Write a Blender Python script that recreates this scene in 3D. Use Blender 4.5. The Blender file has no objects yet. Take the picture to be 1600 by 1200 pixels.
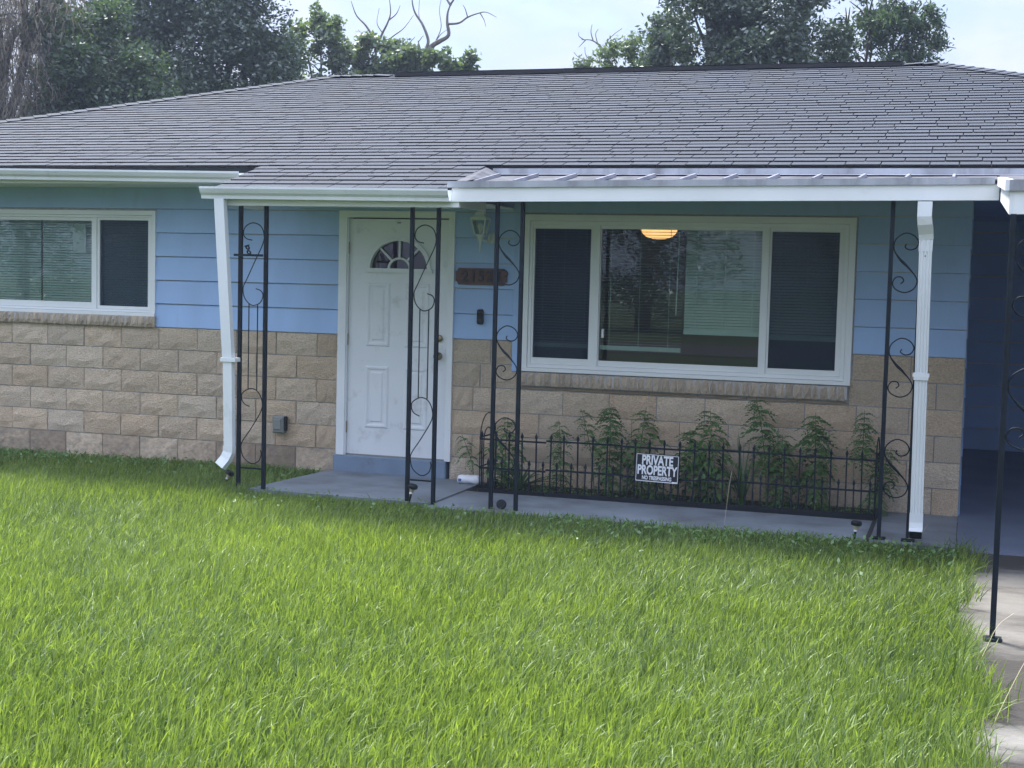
import bpy, math, random
import numpy as np
from mathutils import Vector, Matrix

# ------------------------------------------------------------------ camera, sky, sun, exposure
SC = bpy.context.scene
COL = SC.collection
R = math.radians

cam_d = bpy.data.cameras.new("camera")
cam_d.sensor_width = 36.0
cam_d.lens = 49.75
cam_d.clip_start = 0.05
cam_d.clip_end = 3000
cam = bpy.data.objects.new("camera", cam_d)
COL.objects.link(cam)
YAW, PITCH, ROLL = 0.3099, 0.0740, 0.0249
fw = Vector((-math.sin(YAW) * math.cos(PITCH), math.cos(YAW) * math.cos(PITCH), -math.sin(PITCH)))
rt = Vector((math.cos(YAW), math.sin(YAW), 0))
up = rt.cross(fw)
r2 = rt * math.cos(ROLL) + up * math.sin(ROLL)
u2 = -rt * math.sin(ROLL) + up * math.cos(ROLL)
M = Matrix((r2, u2, -fw)).transposed().to_4x4()
M.translation = Vector((0, -11.241, 1.72))
cam.matrix_world = M
SC.camera = cam

SUN_DIR = Vector((-0.42, 0.34, 0.86)).normalized()
W = bpy.data.worlds.new("World")
SC.world = W
W.use_nodes = True
nt = W.node_tree
nt.nodes.clear()
wo = nt.nodes.new("ShaderNodeOutputWorld")
sky = nt.nodes.new("ShaderNodeTexSky")
sky.sky_type = 'NISHITA'
sky.sun_disc = False
sky.sun_elevation = math.asin(SUN_DIR.z)
sky.sun_rotation = math.atan2(SUN_DIR.x, SUN_DIR.y)
sky.air_density = 1.0
sky.dust_density = 1.5
bg = nt.nodes.new("ShaderNodeBackground")
bg.inputs[1].default_value = 0.06
nt.links.new(sky.outputs[0], bg.inputs[0])
tc = nt.nodes.new("ShaderNodeTexCoord")
mp = nt.nodes.new("ShaderNodeMapping")
mp.inputs['Scale'].default_value = (1.0, 1.0, 2.6)
mp.inputs['Location'].default_value = (0.35, 0.1, 0.22)
nt.links.new(tc.outputs['Generated'], mp.inputs[0])
nz = nt.nodes.new("ShaderNodeTexNoise")
nz.inputs['Scale'].default_value = 5.5
nz.inputs['Detail'].default_value = 7
nz.inputs['Roughness'].default_value = 0.55
nt.links.new(mp.outputs[0], nz.inputs['Vector'])
cr = nt.nodes.new("ShaderNodeValToRGB")
cr.color_ramp.elements[0].position = 0.40
cr.color_ramp.elements[0].color = (0.33, 0.39, 0.56, 1)
cr.color_ramp.elements[1].position = 0.60
cr.color_ramp.elements[1].color = (0.66, 0.70, 0.85, 1)
nt.links.new(nz.outputs[0], cr.inputs[0])
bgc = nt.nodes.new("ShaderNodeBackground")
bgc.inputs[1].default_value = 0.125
# an overcast sky, with extra brightness added overhead to light the facade
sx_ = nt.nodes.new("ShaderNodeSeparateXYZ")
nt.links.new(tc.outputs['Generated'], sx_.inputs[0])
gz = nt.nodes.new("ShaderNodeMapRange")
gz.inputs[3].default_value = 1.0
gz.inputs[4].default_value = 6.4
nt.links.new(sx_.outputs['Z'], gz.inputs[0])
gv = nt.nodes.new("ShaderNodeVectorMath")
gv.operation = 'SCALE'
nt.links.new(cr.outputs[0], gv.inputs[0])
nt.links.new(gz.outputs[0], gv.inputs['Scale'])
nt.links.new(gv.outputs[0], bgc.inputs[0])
mr = nt.nodes.new("ShaderNodeMapRange")
mr.inputs[1].default_value = 0.36
mr.inputs[2].default_value = 0.58
mr.inputs[3].default_value = 0.75
mr.inputs[4].default_value = 1.0
nt.links.new(nz.outputs[0], mr.inputs[0])
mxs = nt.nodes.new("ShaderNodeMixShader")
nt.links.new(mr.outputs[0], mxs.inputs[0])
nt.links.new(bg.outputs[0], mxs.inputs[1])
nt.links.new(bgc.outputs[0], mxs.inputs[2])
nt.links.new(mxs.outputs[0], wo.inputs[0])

sun_d = bpy.data.lights.new("sun", 'SUN')
sun_d.energy = 1.5
sun_d.angle = R(14)
sun_d.color = (1.0, 0.95, 0.86)
sun = bpy.data.objects.new("sun", sun_d)
COL.objects.link(sun)
sun.rotation_euler = SUN_DIR.to_track_quat('Z', 'Y').to_euler()

SC.view_settings.view_transform = 'Standard'
SC.view_settings.look = 'None'
SC.view_settings.exposure = 2.7
SC.view_settings.gamma = 1.0
SC.view_settings.use_curve_mapping = False
SC.render.engine = 'CYCLES'
SC.cycles.use_denoising = True
SC.cycles.max_bounces = 8
SC.cycles.transparent_max_bounces = 16
SC.cycles.caustics_reflective = False
SC.cycles.caustics_refractive = False

rnd = random.Random(7)
rng = np.random.default_rng(7)

# ------------------------------------------------------------------ materials
MATS = {}


def mat(name, color, rough=0.6, var=0.12, nscale=6.0, bump=0.0, bscale=60.0, rand=0.0, metal=0.0,
        dirt=None, dirt_scale=2.0, dirt_lo=0.55, dirt_hi=0.75, stretch=(1, 1, 1), spec=0.5, bdist=0.01, col2=None, attr=None, spots=None):
    """principled material: base colour varied by noise, by object and by dirt blotches, with fine relief"""
    m = bpy.data.materials.new(name)
    m.use_nodes = True
    t = m.node_tree
    N, L = t.nodes, t.links
    b = N["Principled BSDF"]
    b.inputs['Roughness'].default_value = rough
    b.inputs['Metallic'].default_value = metal
    b.inputs['Specular IOR Level'].default_value = spec
    co = N.new("ShaderNodeTexCoord")
    oi = N.new("ShaderNodeObjectInfo")
    ad = N.new("ShaderNodeVectorMath")
    ad.operation = 'MULTIPLY_ADD'
    cmb = N.new("ShaderNodeCombineXYZ")
    for i in range(3):
        L.new(oi.outputs['Random'], cmb.inputs[i])
    L.new(cmb.outputs[0], ad.inputs[0])
    ad.inputs[1].default_value = (37.0, 53.0, 71.0)
    L.new(co.outputs['Object'], ad.inputs[2])
    mpn = N.new("ShaderNodeMapping")
    mpn.inputs['Scale'].default_value = stretch
    L.new(ad.outputs[0], mpn.inputs[0])
    n = N.new("ShaderNodeTexNoise")
    n.inputs['Scale'].default_value = nscale
    n.inputs['Detail'].default_value = 6
    L.new(mpn.outputs[0], n.inputs['Vector'])
    v1 = N.new("ShaderNodeMapRange")
    v1.inputs[1].default_value = 0.3
    v1.inputs[2].default_value = 0.7
    v1.inputs[3].default_value = 1 - var
    v1.inputs[4].default_value = 1 + var
    L.new(n.outputs[0], v1.inputs[0])
    if attr:
        at = N.new("ShaderNodeAttribute")
        at.attribute_name = attr
        rsrc = at.outputs['Fac']
    else:
        rsrc = oi.outputs['Random']
    v2 = N.new("ShaderNodeMapRange")
    v2.inputs[3].default_value = 1 - rand
    v2.inputs[4].default_value = 1 + rand
    L.new(rsrc, v2.inputs[0])
    mul = N.new("ShaderNodeMath")
    mul.operation = 'MULTIPLY'
    L.new(v1.outputs[0], mul.inputs[0])
    L.new(v2.outputs[0], mul.inputs[1])
    base = N.new("ShaderNodeRGB")
    base.outputs[0].default_value = (*color, 1)
    csrc = base.outputs[0]
    if col2:
        mc = N.new("ShaderNodeMix")
        mc.data_type = 'RGBA'
        wn = N.new("ShaderNodeTexWhiteNoise")
        wn.noise_dimensions = '1D'
        L.new(rsrc, wn.inputs['W'])
        L.new(wn.outputs['Value'], mc.inputs[0])
        L.new(base.outputs[0], mc.inputs[6])
        mc.inputs[7].default_value = (*col2, 1)
        csrc = mc.outputs[2]
    vm = N.new("ShaderNodeVectorMath")
    vm.operation = 'SCALE'
    L.new(csrc, vm.inputs[0])
    L.new(mul.outputs[0], vm.inputs['Scale'])
    out = vm.outputs[0]
    if dirt:
        dn = N.new("ShaderNodeTexNoise")
        dn.inputs['Scale'].default_value = dirt_scale
        dn.inputs['Detail'].default_value = 8
        dn.inputs['Roughness'].default_value = 0.65
        L.new(mpn.outputs[0], dn.inputs['Vector'])
        dr = N.new("ShaderNodeMapRange")
        dr.inputs[1].default_value = dirt_lo
        dr.inputs[2].default_value = dirt_hi
        src = dn.outputs[0]
        for sx_, sy_, sr_ in (spots or []):
            vd = N.new("ShaderNodeVectorMath")
            vd.operation = 'DISTANCE'
            L.new(co.outputs['Object'], vd.inputs[0])
            vd.inputs[1].default_value = (sx_, sy_, 0)
            vr = N.new("ShaderNodeMapRange")
            vr.inputs[1].default_value = sr_
            vr.inputs[2].default_value = sr_ * .15
            vr.inputs[3].default_value = 0.0
            vr.inputs[4].default_value = 0.42
            L.new(vd.outputs['Value'], vr.inputs[0])
            va = N.new("ShaderNodeMath")
            va.operation = 'ADD'
            L.new(src, va.inputs[0])
            L.new(vr.outputs[0], va.inputs[1])
            src = va.outputs[0]
        L.new(src, dr.inputs[0])
        md = N.new("ShaderNodeMix")
        md.data_type = 'RGBA'
        L.new(dr.outputs[0], md.inputs[0])
        L.new(out, md.inputs[6])
        md.inputs[7].default_value = (*dirt, 1)
        out = md.outputs[2]
    L.new(out, b.inputs['Base Color'])
    if bump > 0:
        bn = N.new("ShaderNodeTexNoise")
        bn.inputs['Scale'].default_value = bscale
        bn.inputs['Detail'].default_value = 5
        L.new(mpn.outputs[0], bn.inputs['Vector'])
        bp = N.new("ShaderNodeBump")
        bp.inputs['Strength'].default_value = bump
        bp.inputs['Distance'].default_value = bdist
        L.new(bn.outputs[0], bp.inputs['Height'])
        L.new(bp.outputs[0], b.inputs['Normal'])
    MATS[name] = m
    return m


def leaf_mat(name, dark, light, trans=0.45, rough=0.5, gloss=0.08):
    m = bpy.data.materials.new(name)
    m.use_nodes = True
    t = m.node_tree
    N, L = t.nodes, t.links
    N.clear()
    o = N.new("ShaderNodeOutputMaterial")
    at = N.new("ShaderNodeAttribute")
    at.attribute_name = "tint"
    mc = N.new("ShaderNodeMix")
    mc.data_type = 'RGBA'
    L.new(at.outputs['Fac'], mc.inputs[0])
    mc.inputs[6].default_value = (*dark, 1)
    mc.inputs[7].default_value = (*light, 1)
    d = N.new("ShaderNodeBsdfDiffuse")
    tr = N.new("ShaderNodeBsdfTranslucent")
    L.new(mc.outputs[2], d.inputs[0])
    sc_ = N.new("ShaderNodeMix")
    sc_.data_type = 'RGBA'
    sc_.blend_type = 'MULTIPLY'
    sc_.inputs[0].default_value = 1
    L.new(mc.outputs[2], sc_.inputs[6])
    sc_.inputs[7].default_value = (1.22, 1.22, 0.8, 1)
    L.new(sc_.outputs[2], tr.inputs[0])
    m1 = N.new("ShaderNodeMixShader")
    m1.inputs[0].default_value = trans
    L.new(d.outputs[0], m1.inputs[1])
    L.new(tr.outputs[0], m1.inputs[2])
    g = N.new("ShaderNodeBsdfGlossy")
    g.inputs['Roughness'].default_value = rough
    g.inputs['Color'].default_value = (0.9, 0.95, 1, 1)
    m2 = N.new("ShaderNodeMixShader")
    m2.inputs[0].default_value = gloss
    L.new(m1.outputs[0], m2.inputs[1])
    L.new(g.outputs[0], m2.inputs[2])
    L.new(m2.outputs[0], o.inputs[0])
    return m


def glass_mat(name, tint, k=1.9):
    m = bpy.data.materials.new(name)
    m.use_nodes = True
    t = m.node_tree
    N, L = t.nodes, t.links
    N.clear()
    o = N.new("ShaderNodeOutputMaterial")
    tr = N.new("ShaderNodeBsdfTransparent")
    tr.inputs[0].default_value = (*tint, 1)
    g = N.new("ShaderNodeBsdfGlossy")
    g.inputs['Roughness'].default_value = 0.0
    fr = N.new("ShaderNodeFresnel")
    fr.inputs[0].default_value = 1.5
    mu = N.new("ShaderNodeMath")
    mu.operation = 'MULTIPLY'
    mu.use_clamp = True
    mu.inputs[1].default_value = k
    L.new(fr.outputs[0], mu.inputs[0])
    mx = N.new("ShaderNodeMixShader")
    L.new(mu.outputs[0], mx.inputs[0])
    L.new(tr.outputs[0], mx.inputs[1])
    L.new(g.outputs[0], mx.inputs[2])
    L.new(mx.outputs[0], o.inputs[0])
    return m


def screen_mat(name, c, a):
    m = bpy.data.materials.new(name)
    m.use_nodes = True
    t = m.node_tree
    N, L = t.nodes, t.links
    N.clear()
    o = N.new("ShaderNodeOutputMaterial")
    tr = N.new("ShaderNodeBsdfTransparent")
    d = N.new("ShaderNodeBsdfDiffuse")
    d.inputs[0].default_value = (*c, 1)
    mx = N.new("ShaderNodeMixShader")
    mx.inputs[0].default_value = a
    L.new(tr.outputs[0], mx.inputs[1])
    L.new(d.outputs[0], mx.inputs[2])
    L.new(mx.outputs[0], o.inputs[0])
    return m


def emit_mat(name, c, s):
    m = bpy.data.materials.new(name)
    m.use_nodes = True
    t = m.node_tree
    b = t.nodes["Principled BSDF"]
    b.inputs['Base Color'].default_value = (*c, 1)
    b.inputs['Emission Color'].default_value = (*c, 1)
    b.inputs['Emission Strength'].default_value = s
    return m


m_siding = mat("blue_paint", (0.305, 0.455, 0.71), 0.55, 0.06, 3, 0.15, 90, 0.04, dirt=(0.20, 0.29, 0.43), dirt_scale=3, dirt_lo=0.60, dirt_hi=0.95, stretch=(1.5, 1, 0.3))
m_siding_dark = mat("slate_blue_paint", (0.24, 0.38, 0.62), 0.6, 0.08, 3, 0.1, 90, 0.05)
m_stone = mat("split_stone", (0.74, 0.575, 0.40), 0.9, 0.20, 26, 1.0, 30, 0.09, dirt=(0.44, 0.33, 0.225), dirt_scale=4,
              dirt_lo=0.58, dirt_hi=0.82, bdist=0.035, col2=(0.75, 0.635, 0.49))
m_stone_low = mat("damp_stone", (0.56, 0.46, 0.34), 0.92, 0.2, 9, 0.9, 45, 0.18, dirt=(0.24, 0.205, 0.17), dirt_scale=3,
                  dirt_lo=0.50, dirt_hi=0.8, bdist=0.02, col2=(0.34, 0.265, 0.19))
m_sillbrick = mat("sill_stone", (0.60, 0.50, 0.385), 0.9, 0.2, 12, 0.8, 60, 0.12, bdist=0.015)
m_mortar = mat("mortar", (0.42, 0.41, 0.40), 0.95, 0.15, 20, 0.5, 120)
m_white = mat("white_paint", (0.72, 0.75, 0.77), 0.5, 0.06, 3, 0.06, 40, dirt=(0.38, 0.37, 0.33), dirt_scale=3, dirt_lo=0.64, dirt_hi=0.95)
m_cream = mat("vinyl_white", (0.74, 0.77, 0.78), 0.45, 0.05, 2, dirt=(0.38, 0.36, 0.31), dirt_scale=2.5, dirt_lo=0.66, dirt_hi=0.95)
m_gut = mat("gutter_enamel", (0.67, 0.71, 0.73), 0.35, 0.08, 2.0, 0.04, 8, dirt=(0.27, 0.28, 0.24), dirt_scale=3.5,
            dirt_lo=0.6, dirt_hi=0.85, stretch=(1, 1, 0.4))
m_metal = mat("patio_metal", (0.22, 0.23, 0.27), 0.8, 0.25, 5, 0.15, 14, dirt=(0.22, 0.22, 0.23), dirt_scale=6, dirt_lo=0.5, dirt_hi=0.8,
              stretch=(1, 1, 0.25), spec=0.05)
m_pan = mat("dirty_roof_pan", (0.105, 0.11, 0.125), 0.8, 0.35, 7, 0.15, 14, spec=0.05)
m_cap = mat("roof_edge_metal", (0.36, 0.38, 0.42), 0.7, 0.2, 5, 0.1, 14, dirt=(0.17, 0.17, 0.18), dirt_scale=6, dirt_lo=0.5, dirt_hi=0.8, stretch=(1, 1, 0.25), spec=0.1)
m_door = mat("door_enamel", (0.70, 0.73, 0.76), 0.4, 0.04, 2, 0.03, 30, dirt=(0.30, 0.30, 0.29), dirt_scale=5, dirt_lo=0.56, dirt_hi=0.9)
m_shingle = mat("shingle_granules", (0.021, 0.032, 0.052), 0.85, 0.12, 25, 0.6, 220, 0.16, bdist=0.004)
m_shingle2 = mat("shingle_granules_field", (0.021, 0.032, 0.052), 0.85, 0.12, 25, 0.6, 220, 0.16, bdist=0.004, attr="tint")
m_under = mat("roof_underlay", (0.022, 0.022, 0.026), 0.8, 0.2, 10)
m_iron = mat("wrought_iron_paint", (0.006, 0.012, 0.019), 0.6, 0.25, 12, 0.15, 60, spec=0.2)
m_black = mat("black_plastic", (0.006, 0.010, 0.014), 0.5, 0.2, 10, spec=0.25)
m_conc = mat("painted_concrete", (0.185, 0.215, 0.245), 0.6, 0.15, 3, 0.25, 50, dirt=(0.10, 0.105, 0.11), dirt_scale=2.6, dirt_lo=0.47, dirt_hi=0.75)
m_carfl = mat("painted_carport_slab", (0.15, 0.18, 0.25), 0.5, 0.15, 2, 0.15, 50)
m_drive = mat("driveway_concrete", (0.175, 0.168, 0.155), 0.9, 0.25, 2.6, 0.6, 45, dirt=(0.035, 0.031, 0.028), dirt_scale=1.3,
              dirt_lo=0.46, dirt_hi=0.66, stretch=(0.8, 1.6, 1), spots=[(0.33, -4.75, .85), (0.30, -1.62, .32), (0.2, -6.3, .8)])
m_step = mat("step_paint", (0.17, 0.235, 0.32), 0.6, 0.12, 4, 0.15, 50, dirt=(0.12, 0.13, 0.15), dirt_scale=3)
m_soil = mat("soil", (0.030, 0.027, 0.022), 0.95, 0.4, 14, 1.0, 60, bdist=0.03)
m_ground = mat("turf_soil", (0.035, 0.055, 0.014), 0.95, 0.5, 5, 0.8, 30, bdist=0.03)
m_asph = mat("asphalt", (0.055, 0.055, 0.058), 0.9, 0.15, 8, 0.3, 120)
m_bark = mat("bark", (0.085, 0.075, 0.068), 0.95, 0.35, 8, 0.8, 20, stretch=(1, 1, 0.3), bdist=0.03)
m_bark_dead = mat("dead_bark", (0.17, 0.155, 0.145), 0.95, 0.3, 6, 0.6, 20, stretch=(1, 1, 0.3), bdist=0.03)
m_brass = mat("aged_brass", (0.30, 0.24, 0.16), 0.35, 0.15, 20, metal=0.9)
m_wood = mat("stained_wood", (0.10, 0.048, 0.036), 0.6, 0.35, 9, 0.25, 40, stretch=(1, 1, 6))
m_ink = mat("black_numeral", (0.012, 0.012, 0.016), 0.5, 0.1)
m_signblack = mat("sign_black", (0.006, 0.010, 0.018), 0.45, 0.1)
m_signwhite = mat("sign_white", (0.72, 0.75, 0.78), 0.5, 0.04)
m_grey = mat("grey_plastic", (0.20, 0.215, 0.205), 0.6, 0.15, 10, dirt=(0.08, 0.08, 0.075), dirt_scale=10)
m_lantern = mat("lantern_enamel", (0.58, 0.63, 0.62), 0.45, 0.05)
m_blind = mat("blind_vinyl", (0.74, 0.80, 0.74), 0.6, 0.04)
m_blind_open = mat("blind_vinyl_open", (0.52, 0.62, 0.56), 0.6, 0.04)
m_room = mat("room_paint", (0.30, 0.31, 0.30), 0.8, 0.03)
m_paper = mat("paper_notice", (0.62, 0.66, 0.58), 0.8, 0.03)
m_bottle = mat("milky_plastic", (0.72, 0.75, 0.80), 0.35, 0.08, 12, 0.3, 30)
m_bluelabel = mat("blue_print", (0.05, 0.10, 0.30), 0.5, 0.1)
m_clear = mat("amber_lens", (0.45, 0.40, 0.28), 0.25, 0.1)
m_moss = leaf_mat("hanging_moss", (0.11, 0.095, 0.085), (0.22, 0.195, 0.17), 0.3, 0.8, 0.02)
m_oak = leaf_mat("oak_leaf", (0.025, 0.048, 0.024), (0.072, 0.120, 0.050), 0.35, 0.42, 0.10)
m_oak2 = leaf_mat("oak_leaf_mid", (0.028, 0.056, 0.026), (0.075, 0.130, 0.052), 0.45, 0.45, 0.055)
m_light = leaf_mat("pale_leaf", (0.050, 0.088, 0.032), (0.150, 0.215, 0.078), 0.5, 0.45, 0.07)
m_weed = leaf_mat("weed_leaf", (0.050, 0.120, 0.035), (0.150, 0.290, 0.072), 0.4, 0.5, 0.06)
m_grass = leaf_mat("grass_blade", (0.056, 0.108, 0.020), (0.265, 0.365, 0.066), 0.5, 0.5, 0.032)
m_straw = mat("straw", (0.42, 0.36, 0.24), 0.7, 0.15)
m_glass = glass_mat("window_glass", (0.84, 0.92, 0.90), 1.1)
m_glass_dim = glass_mat("door_glass", (0.25, 0.30, 0.36), 1.6)
m_clearglass = glass_mat("lantern_glass", (0.85, 0.9, 0.88), 1.0)
m_screen = screen_mat("insect_screen", (0.022, 0.04, 0.075), 0.33)
m_lampglow = emit_mat("lamp_glow", (1.0, 0.46, 0.17), 0.30)


# ------------------------------------------------------------------ mesh helpers
def catmull(pts, n=6):
    P = [np.array(p, float) for p in pts]
    P = [2 * P[0] - P[1]] + P + [2 * P[-1] - P[-2]]
    out = []
    for i in range(1, len(P) - 2):
        for k in range(n):
            t = k / n
            out.append(0.5 * ((2 * P[i]) + (-P[i - 1] + P[i + 1]) * t + (2 * P[i - 1] - 5 * P[i] + 4 * P[i + 1] - P[i + 2]) * t * t
                              + (-P[i - 1] + 3 * P[i] - 3 * P[i + 1] + P[i + 2]) * t ** 3))
    out.append(P[-2])
    return [tuple(p) for p in out]


class MB:
    def __init__(s):
        s.v, s.f, s.m = [], [], []
        s.cur = 0

    def add(s, vs, fs):
        o = len(s.v)
        s.v += [tuple(map(float, p)) for p in vs]
        for f in fs:
            s.f.append(tuple(o + i for i in f))
            s.m.append(s.cur)
        return s

    def box(s, x0, x1, y0, y1, z0, z1):
        return s.hexa([(x0, y0, z0), (x1, y0, z0), (x1, y1, z0), (x0, y1, z0), (x0, y0, z1), (x1, y0, z1), (x1, y1, z1), (x0, y1, z1)])

    def hexa(s, p):
        return s.add(p, [(3, 2, 1, 0), (4, 5, 6, 7), (0, 1, 5, 4), (1, 2, 6, 5), (2, 3, 7, 6), (3, 0, 4, 7)])

    def cbox(s, x0, x1, y0, y1, z0, z1, c=0.004):
        """box with chamfered front (y0) face edges"""
        v = [(x0, y1, z0), (x1, y1, z0), (x1, y1, z1), (x0, y1, z1), (x0, y0 + c, z0), (x1, y0 + c, z0), (x1, y0 + c, z1), (x0, y0 + c, z1),
             (x0 + c, y0, z0 + c), (x1 - c, y0, z0 + c), (x1 - c, y0, z1 - c), (x0 + c, y0, z1 - c)]
        f = [(0, 3, 2, 1), (8, 9, 10, 11)]
        for i in range(4):
            j = (i + 1) % 4
            f += [(i, j, 4 + j, 4 + i), (4 + i, 4 + j, 8 + j, 8 + i)]
        return s.add(v, f)

    def prism_x(s, prof, x0, x1, dz0=0.0, dz1=0.0, cap=True):
        """profile of (y, z) swept along X, shifted in z at either end"""
        n = len(prof)
        v = [(x0, y, z + dz0) for y, z in prof] + [(x1, y, z + dz1) for y, z in prof]
        f = [(i, (i + 1) % n, n + (i + 1) % n, n + i) for i in range(n)]
        if cap:
            f += [tuple(range(n))[::-1], tuple(range(n, 2 * n))]
        return s.add(v, f)

    def prism_y(s, prof, y0, y1):
        n = len(prof)
        v = [(x, y0, z) for x, z in prof] + [(x, y1, z) for x, z in prof]
        f = [(i, (i + 1) % n, n + (i + 1) % n, n + i) for i in range(n)]
        f += [tuple(range(n))[::-1], tuple(range(n, 2 * n))]
        return s.add(v, f)

    def tube(s, path, r, n=6, cap=True):
        P = [Vector(p) for p in path]
        rs = r if isinstance(r, (list, tuple)) else [r] * len(P)
        o = len(s.v)
        ref = None
        for i, p in enumerate(P):
            d = (P[min(i + 1, len(P) - 1)] - P[max(i - 1, 0)])
            if d.length < 1e-9:
                d = Vector((0, 0, 1))
            d.normalize()
            if ref is None:
                ref = Vector((0, 1, 0)) if abs(d.y) < 0.9 else Vector((1, 0, 0))
            a = d.cross(ref)
            if a.length < 1e-6:
                ref = Vector((1, 0, 0.01))
                a = d.cross(ref)
            a.normalize()
            b = d.cross(a)
            ref = -b if False else ref
            for k in range(n):
                t = 2 * math.pi * k / n
                q = p + a * (math.cos(t) * rs[i]) + b * (math.sin(t) * rs[i])
                s.v.append(tuple(q))
        for i in range(len(P) - 1):
            for k in range(n):
                k2 = (k + 1) % n
                s.f.append((o + i * n + k, o + i * n + k2, o + (i + 1) * n + k2, o + (i + 1) * n + k))
                s.m.append(s.cur)
        if cap:
            s.f.append(tuple(o + k for k in range(n))[::-1])
            s.m.append(s.cur)
            s.f.append(tuple(o + (len(P) - 1) * n + k for k in range(n)))
            s.m.append(s.cur)
        return s

    def lathe(s, prof, c=(0, 0, 0), n=16, axis='z', sx=1.0, sy=1.0):
        o = len(s.v)
        for r, h in prof:
            for k in range(n):
                t = 2 * math.pi * k / n
                a, b = r * math.cos(t) * sx, r * math.sin(t) * sy
                if axis == 'z':
                    s.v.append((c[0] + a, c[1] + b, c[2] + h))
                elif axis == 'y':
                    s.v.append((c[0] + a, c[1] + h, c[2] + b))
                else:
                    s.v.append((c[0] + h, c[1] + a, c[2] + b))
        for i in range(len(prof) - 1):
            for k in range(n):
                k2 = (k + 1) % n
                s.f.append((o + i * n + k, o + i * n + k2, o + (i + 1) * n + k2, o + (i + 1) * n + k))
                s.m.append(s.cur)
        for i in (0, len(prof) - 1):
            s.f.append(tuple(o + i * n + k for k in range(n)))
            s.m.append(s.cur)
        return s

    def mesh(s, name, mats):
        me = bpy.data.meshes.new(name)
        me.from_pydata(s.v, [], s.f)
        if not isinstance(mats, (list, tuple)):
            mats = [mats]
        for m_ in mats:
            me.materials.append(m_)
        if len(mats) > 1:
            me.polygons.foreach_set("material_index", s.m)
        me.update()
        import bmesh
        b = bmesh.new()
        b.from_mesh(me)
        bmesh.ops.recalc_face_normals(b, faces=b.faces)
        b.to_mesh(me)
        b.free()
        return me

    def build(s, name, mats, parent=None, loc=(0, 0, 0), smooth=False):
        o = bpy.data.objects.new(name, s.mesh(name, mats))
        COL.objects.link(o)
        o.location = loc
        if parent is not None:
            o.parent = parent
        if smooth:
            o.data.polygons.foreach_set("use_smooth", [True] * len(o.data.polygons))
        return o


def np_mesh(name, V, F, material, tint=None, parent=None, loc=(0, 0, 0), flat=False):
    """mesh object from arrays of vertices and triangles (or quads) with a per-vertex tint"""
    me = bpy.data.meshes.new(name)
    nv, nf, k = len(V), len(F), F.shape[1]
    me.vertices.add(nv)
    me.vertices.foreach_set("co", np.asarray(V, np.float32).ravel())
    me.loops.add(nf * k)
    me.loops.foreach_set("vertex_index", np.asarray(F, np.int32).ravel())
    me.polygons.add(nf)
    me.polygons.foreach_set("loop_start", np.arange(0, nf * k, k, dtype=np.int32))
    me.update(calc_edges=True)
    if tint is not None:
        a = me.attributes.new("tint", 'FLOAT', 'POINT')
        a.data.foreach_set("value", np.asarray(tint, np.float32))
    me.materials.append(material)
    if flat:
        me.polygons.foreach_set("use_smooth", [False] * nf)
    o = bpy.data.objects.new(name, me)
    COL.objects.link(o)
    o.location = loc
    if parent is not None:
        o.parent = parent
    return o


def tag(o, label=None, cat=None, group=None, kind=None):
    if label:
        o["label"] = label
    if cat:
        o["category"] = cat
    if group:
        o["group"] = group
    if kind:
        o["kind"] = kind
    return o


def thing(name, loc, label, cat, group=None):
    o = bpy.data.objects.new(name, None)
    o.empty_display_size = 0.2
    COL.objects.link(o)
    o.location = loc
    return tag(o, label, cat, group)


def inst(name, me, parent, loc, rot=(0, 0, 0), scale=(1, 1, 1)):
    o = bpy.data.objects.new(name, me)
    COL.objects.link(o)
    o.parent = parent
    o.location = loc
    o.rotation_euler = rot
    o.scale = scale
    return o


def text_mesh(name, txt, size, material, depth=0.002, bold=0.0, sx=1.0):
    c = bpy.data.curves.new(name, 'FONT')
    c.body = txt
    c.size = size
    c.extrude = depth
    c.offset = bold
    c.align_x = 'CENTER'
    c.align_y = 'CENTER'
    t = bpy.data.objects.new(name, c)
    COL.objects.link(t)
    bpy.context.view_layer.update()
    dg = bpy.context.evaluated_depsgraph_get()
    me = bpy.data.meshes.new_from_object(t.evaluated_get(dg))
    bpy.data.objects.remove(t)
    me.materials.clear()
    me.materials.append(material)
    me.transform(Matrix.Diagonal((sx, 1, 1, 1)))
    me.name = name
    return me


def smooth_noise(x, y, seed, f=1.0):
    g = np.random.default_rng(seed)
    s = np.zeros_like(x)
    for i in range(7):
        a = g.uniform(0, 2 * math.pi)
        w = f * g.uniform(0.6, 2.4)
        s += np.sin(x * math.cos(a) * w + y * math.sin(a) * w + g.uniform(0, 6.28))
    return s / 7 ** 0.5 / 1.2


# ------------------------------------------------------------------ ground, walk, driveway
def plate(name, x0, x1, y0, y1, z0, z1, material):
    o = MB().box(x0, x1, y0, y1, z0, z1).build(name, material)
    o["kind"] = "structure"
    return o


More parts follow.
